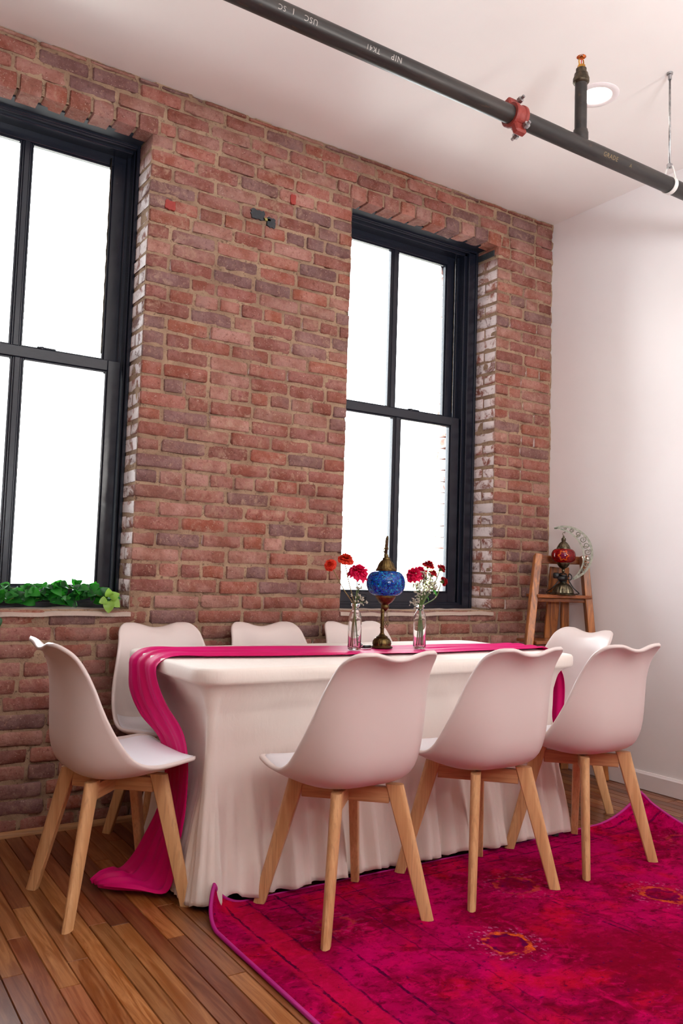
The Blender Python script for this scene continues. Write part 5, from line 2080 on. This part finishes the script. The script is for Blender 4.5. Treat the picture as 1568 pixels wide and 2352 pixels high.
# ------------------------------------------------------------------ ivy garland on the left window's ledge
iv = empty('ivy_garland', (-2.95, 0.05, SILL))
tag(iv, 'green ivy garland lying along the left window ledge', 'plant')
IB = Vector((-2.95, 0.05, SILL))
ri = random.Random(8)
LV = []
for s in range(4):
    r_ = random.Random(40 + s)
    P_ = []
    for i in range(7):
        u = i / 6
        w = 0.36 * (math.sin(PI * u ** 0.72) ** 0.8 if 0 < u < 1 else 0.0) + 0.004
        up = 0.10 * math.sin(PI * u) - 0.25 * u * u * r_.uniform(0.3, 1)
        P_.append([(u, -w, up + w * 0.35), (u, 0, up), (u, w, up + w * 0.35)])
    LV.append(G().grid(P_).mesh('leaf', MAT['leaf'], True))
LY = LV[0].copy()
LY.materials.clear()
LY.materials.append(MAT['leaf_y'])
vg = G()
leaves = []
for k in range(7):
    x0 = -3.62 + 0.13 * k + ri.uniform(-.03, .03)
    x1 = min(x0 + ri.uniform(0.35, 0.5), -2.64 - 0.02 * (k % 3))
    if x0 > x1 - 0.1:
        x0 = x1 - 0.3
    y0 = ri.uniform(0.02, 0.10)
    pts = spline([(x0, y0, SILL + 0.03), (x0 * .66 + x1 * .34, y0 + ri.uniform(-.03, .03), SILL + ri.uniform(.04, .105)), (x0 * .33 + x1 * .67, y0 + ri.uniform(-.03, .03), SILL + ri.uniform(.03, .09)), (x1, y0 + ri.uniform(-.02, .02), SILL + ri.uniform(.03, .075))], 24)
    vg.tube([tuple(Vector(p) - IB) for p in pts], 0.0018, 5)
    for q in range(1, 24):
        leaves.append((pts[q], pts[q] - pts[q - 1]))
vg.build('vine', MAT['vine'], iv)
cnt = 0
for p, d in leaves:
    for rep in range(1 if ri.random() < 0.75 else 2):
        p_ = Vector(p)
        a = ri.uniform(0, 2 * PI)
        dirv = Vector((math.cos(a), -abs(math.sin(a)) * 0.6 - 0.1 if ri.random() < 0.7 else math.sin(a) * 0.5, ri.uniform(-0.35, 0.85))).normalized()
        ln = ri.uniform(0.040, 0.064)
        tip = p_ + dirv * ln
        if tip.z < SILL - 0.01 or tip.y > 0.150 or tip.x > -2.585 or tip.x < -3.52 and tip.y > 0.0:
            dirv = Vector((-0.5 * abs(dirv.x) - .2, -abs(dirv.y), abs(dirv.z) + 0.3)).normalized()
        o = put(bpy.data.objects.new('leaf', ri.choice(LV)), iv)
        zax = Vector((ri.uniform(-.4, .4), -0.75, ri.uniform(0.1, 0.8)))
        yv = zax.cross(dirv).normalized()
        zv = dirv.cross(yv).normalized()
        mt = Matrix((dirv, yv, zv)).transposed().to_4x4()
        mt.translation = p_ - IB
        o.matrix_local = mt @ Matrix.Scale(ln, 4)
        cnt += 1
# the pale young sprig at the right end
for (x, y, z, a, ln, tilt) in ((-2.668, -0.015, SILL + 0.052, 100, 0.040, 0.5), (-2.664, -0.02, SILL + 0.048, 30, 0.044, 0.3), (-2.662, -0.02, SILL + 0.040, -35, 0.050, 0.2), (-2.670, -0.025, SILL + 0.036, -95, 0.052, 0.3), (-2.676, -0.02, SILL + 0.040, 195, 0.040, 0.4)):
    ar = math.radians(a)
    dirv = Vector((math.cos(ar), -0.35, math.sin(ar))).normalized()
    o = put(bpy.data.objects.new('leaf', LY), iv)
    yv = Vector((0.3 * math.sin(a), -0.8, tilt)).cross(dirv).normalized()
    zv = dirv.cross(yv).normalized()
    mt = Matrix((dirv, yv, zv)).transposed().to_4x4()
    mt.translation = Vector((x, y, z)) - IB
    o.matrix_local = mt @ Matrix.Scale(ln, 4) @ Matrix.Diagonal((1, 1.25, 1, 1))
    o['label'] = 'pale young leaf'
# a spray hanging in front of the ledge
for (x, y, z, a) in ((-3.115, -0.03, 0.865, -80), (-3.125, -0.035, 0.845, -100), (-3.14, -0.03, 0.875, -60), (-3.15, -0.025, 0.885, 30)):
    ar = math.radians(a)
    dirv = Vector((math.cos(ar), -0.3, math.sin(ar))).normalized()
    o = put(bpy.data.objects.new('leaf', LV[1]), iv)
    yv = Vector((0.1, -0.9, 0.3)).cross(dirv).normalized()
    zv = dirv.cross(yv).normalized()
    mt = Matrix((dirv, yv, zv)).transposed().to_4x4()
    mt.translation = Vector((x, y, z)) - IB
    o.matrix_local = mt @ Matrix.Scale(0.05, 4)

# ------------------------------------------------------------------ outside: street far below and one tree in the distance
struct(G().box((-40, 0.6, -4.2), (40, 70, -4.0)).build('ground_outside', MAT['street'], None, False))
tr = empty('street_tree', (15.6, 20.0, -4.4))
tag(tr, 'pale sunlit tree beyond the right window, almost lost in the glare', 'tree')
G().tube([(0, 0, 0), (0.1, 0, 1.5), (0.0, 0.1, 3.2)], [0.16, 0.13, 0.09], 10).build('trunk', MAT['twig'], tr)
tg = G()
rt = random.Random(5)
for k in range(1500):
    a, b_ = rt.uniform(0, 2 * PI), rt.uniform(-1, 1)
    rr_ = rt.uniform(0.5, 1.0) ** 0.5
    p = Vector((2.0 * rr_ * math.cos(a) * math.sqrt(1 - b_ * b_), 1.8 * rr_ * math.sin(a) * math.sqrt(1 - b_ * b_), 4.3 + 1.7 * rr_ * b_))
    u = Vector((rt.uniform(-1, 1), rt.uniform(-1, 1), rt.uniform(-1, 1))).normalized() * 0.14
    v = u.orthogonal().normalized() * 0.09
    tg.add([tuple(p - u), tuple(p + v), tuple(p + u), tuple(p - v)], [(0, 1, 2, 3)])
tgo = tg.build('foliage', mat_leaf('tree_leaf', srgb(212, 214, 160), srgb(222, 220, 180), 0.6, 0.5), tr, False)
tgo['kind'] = 'stuff'
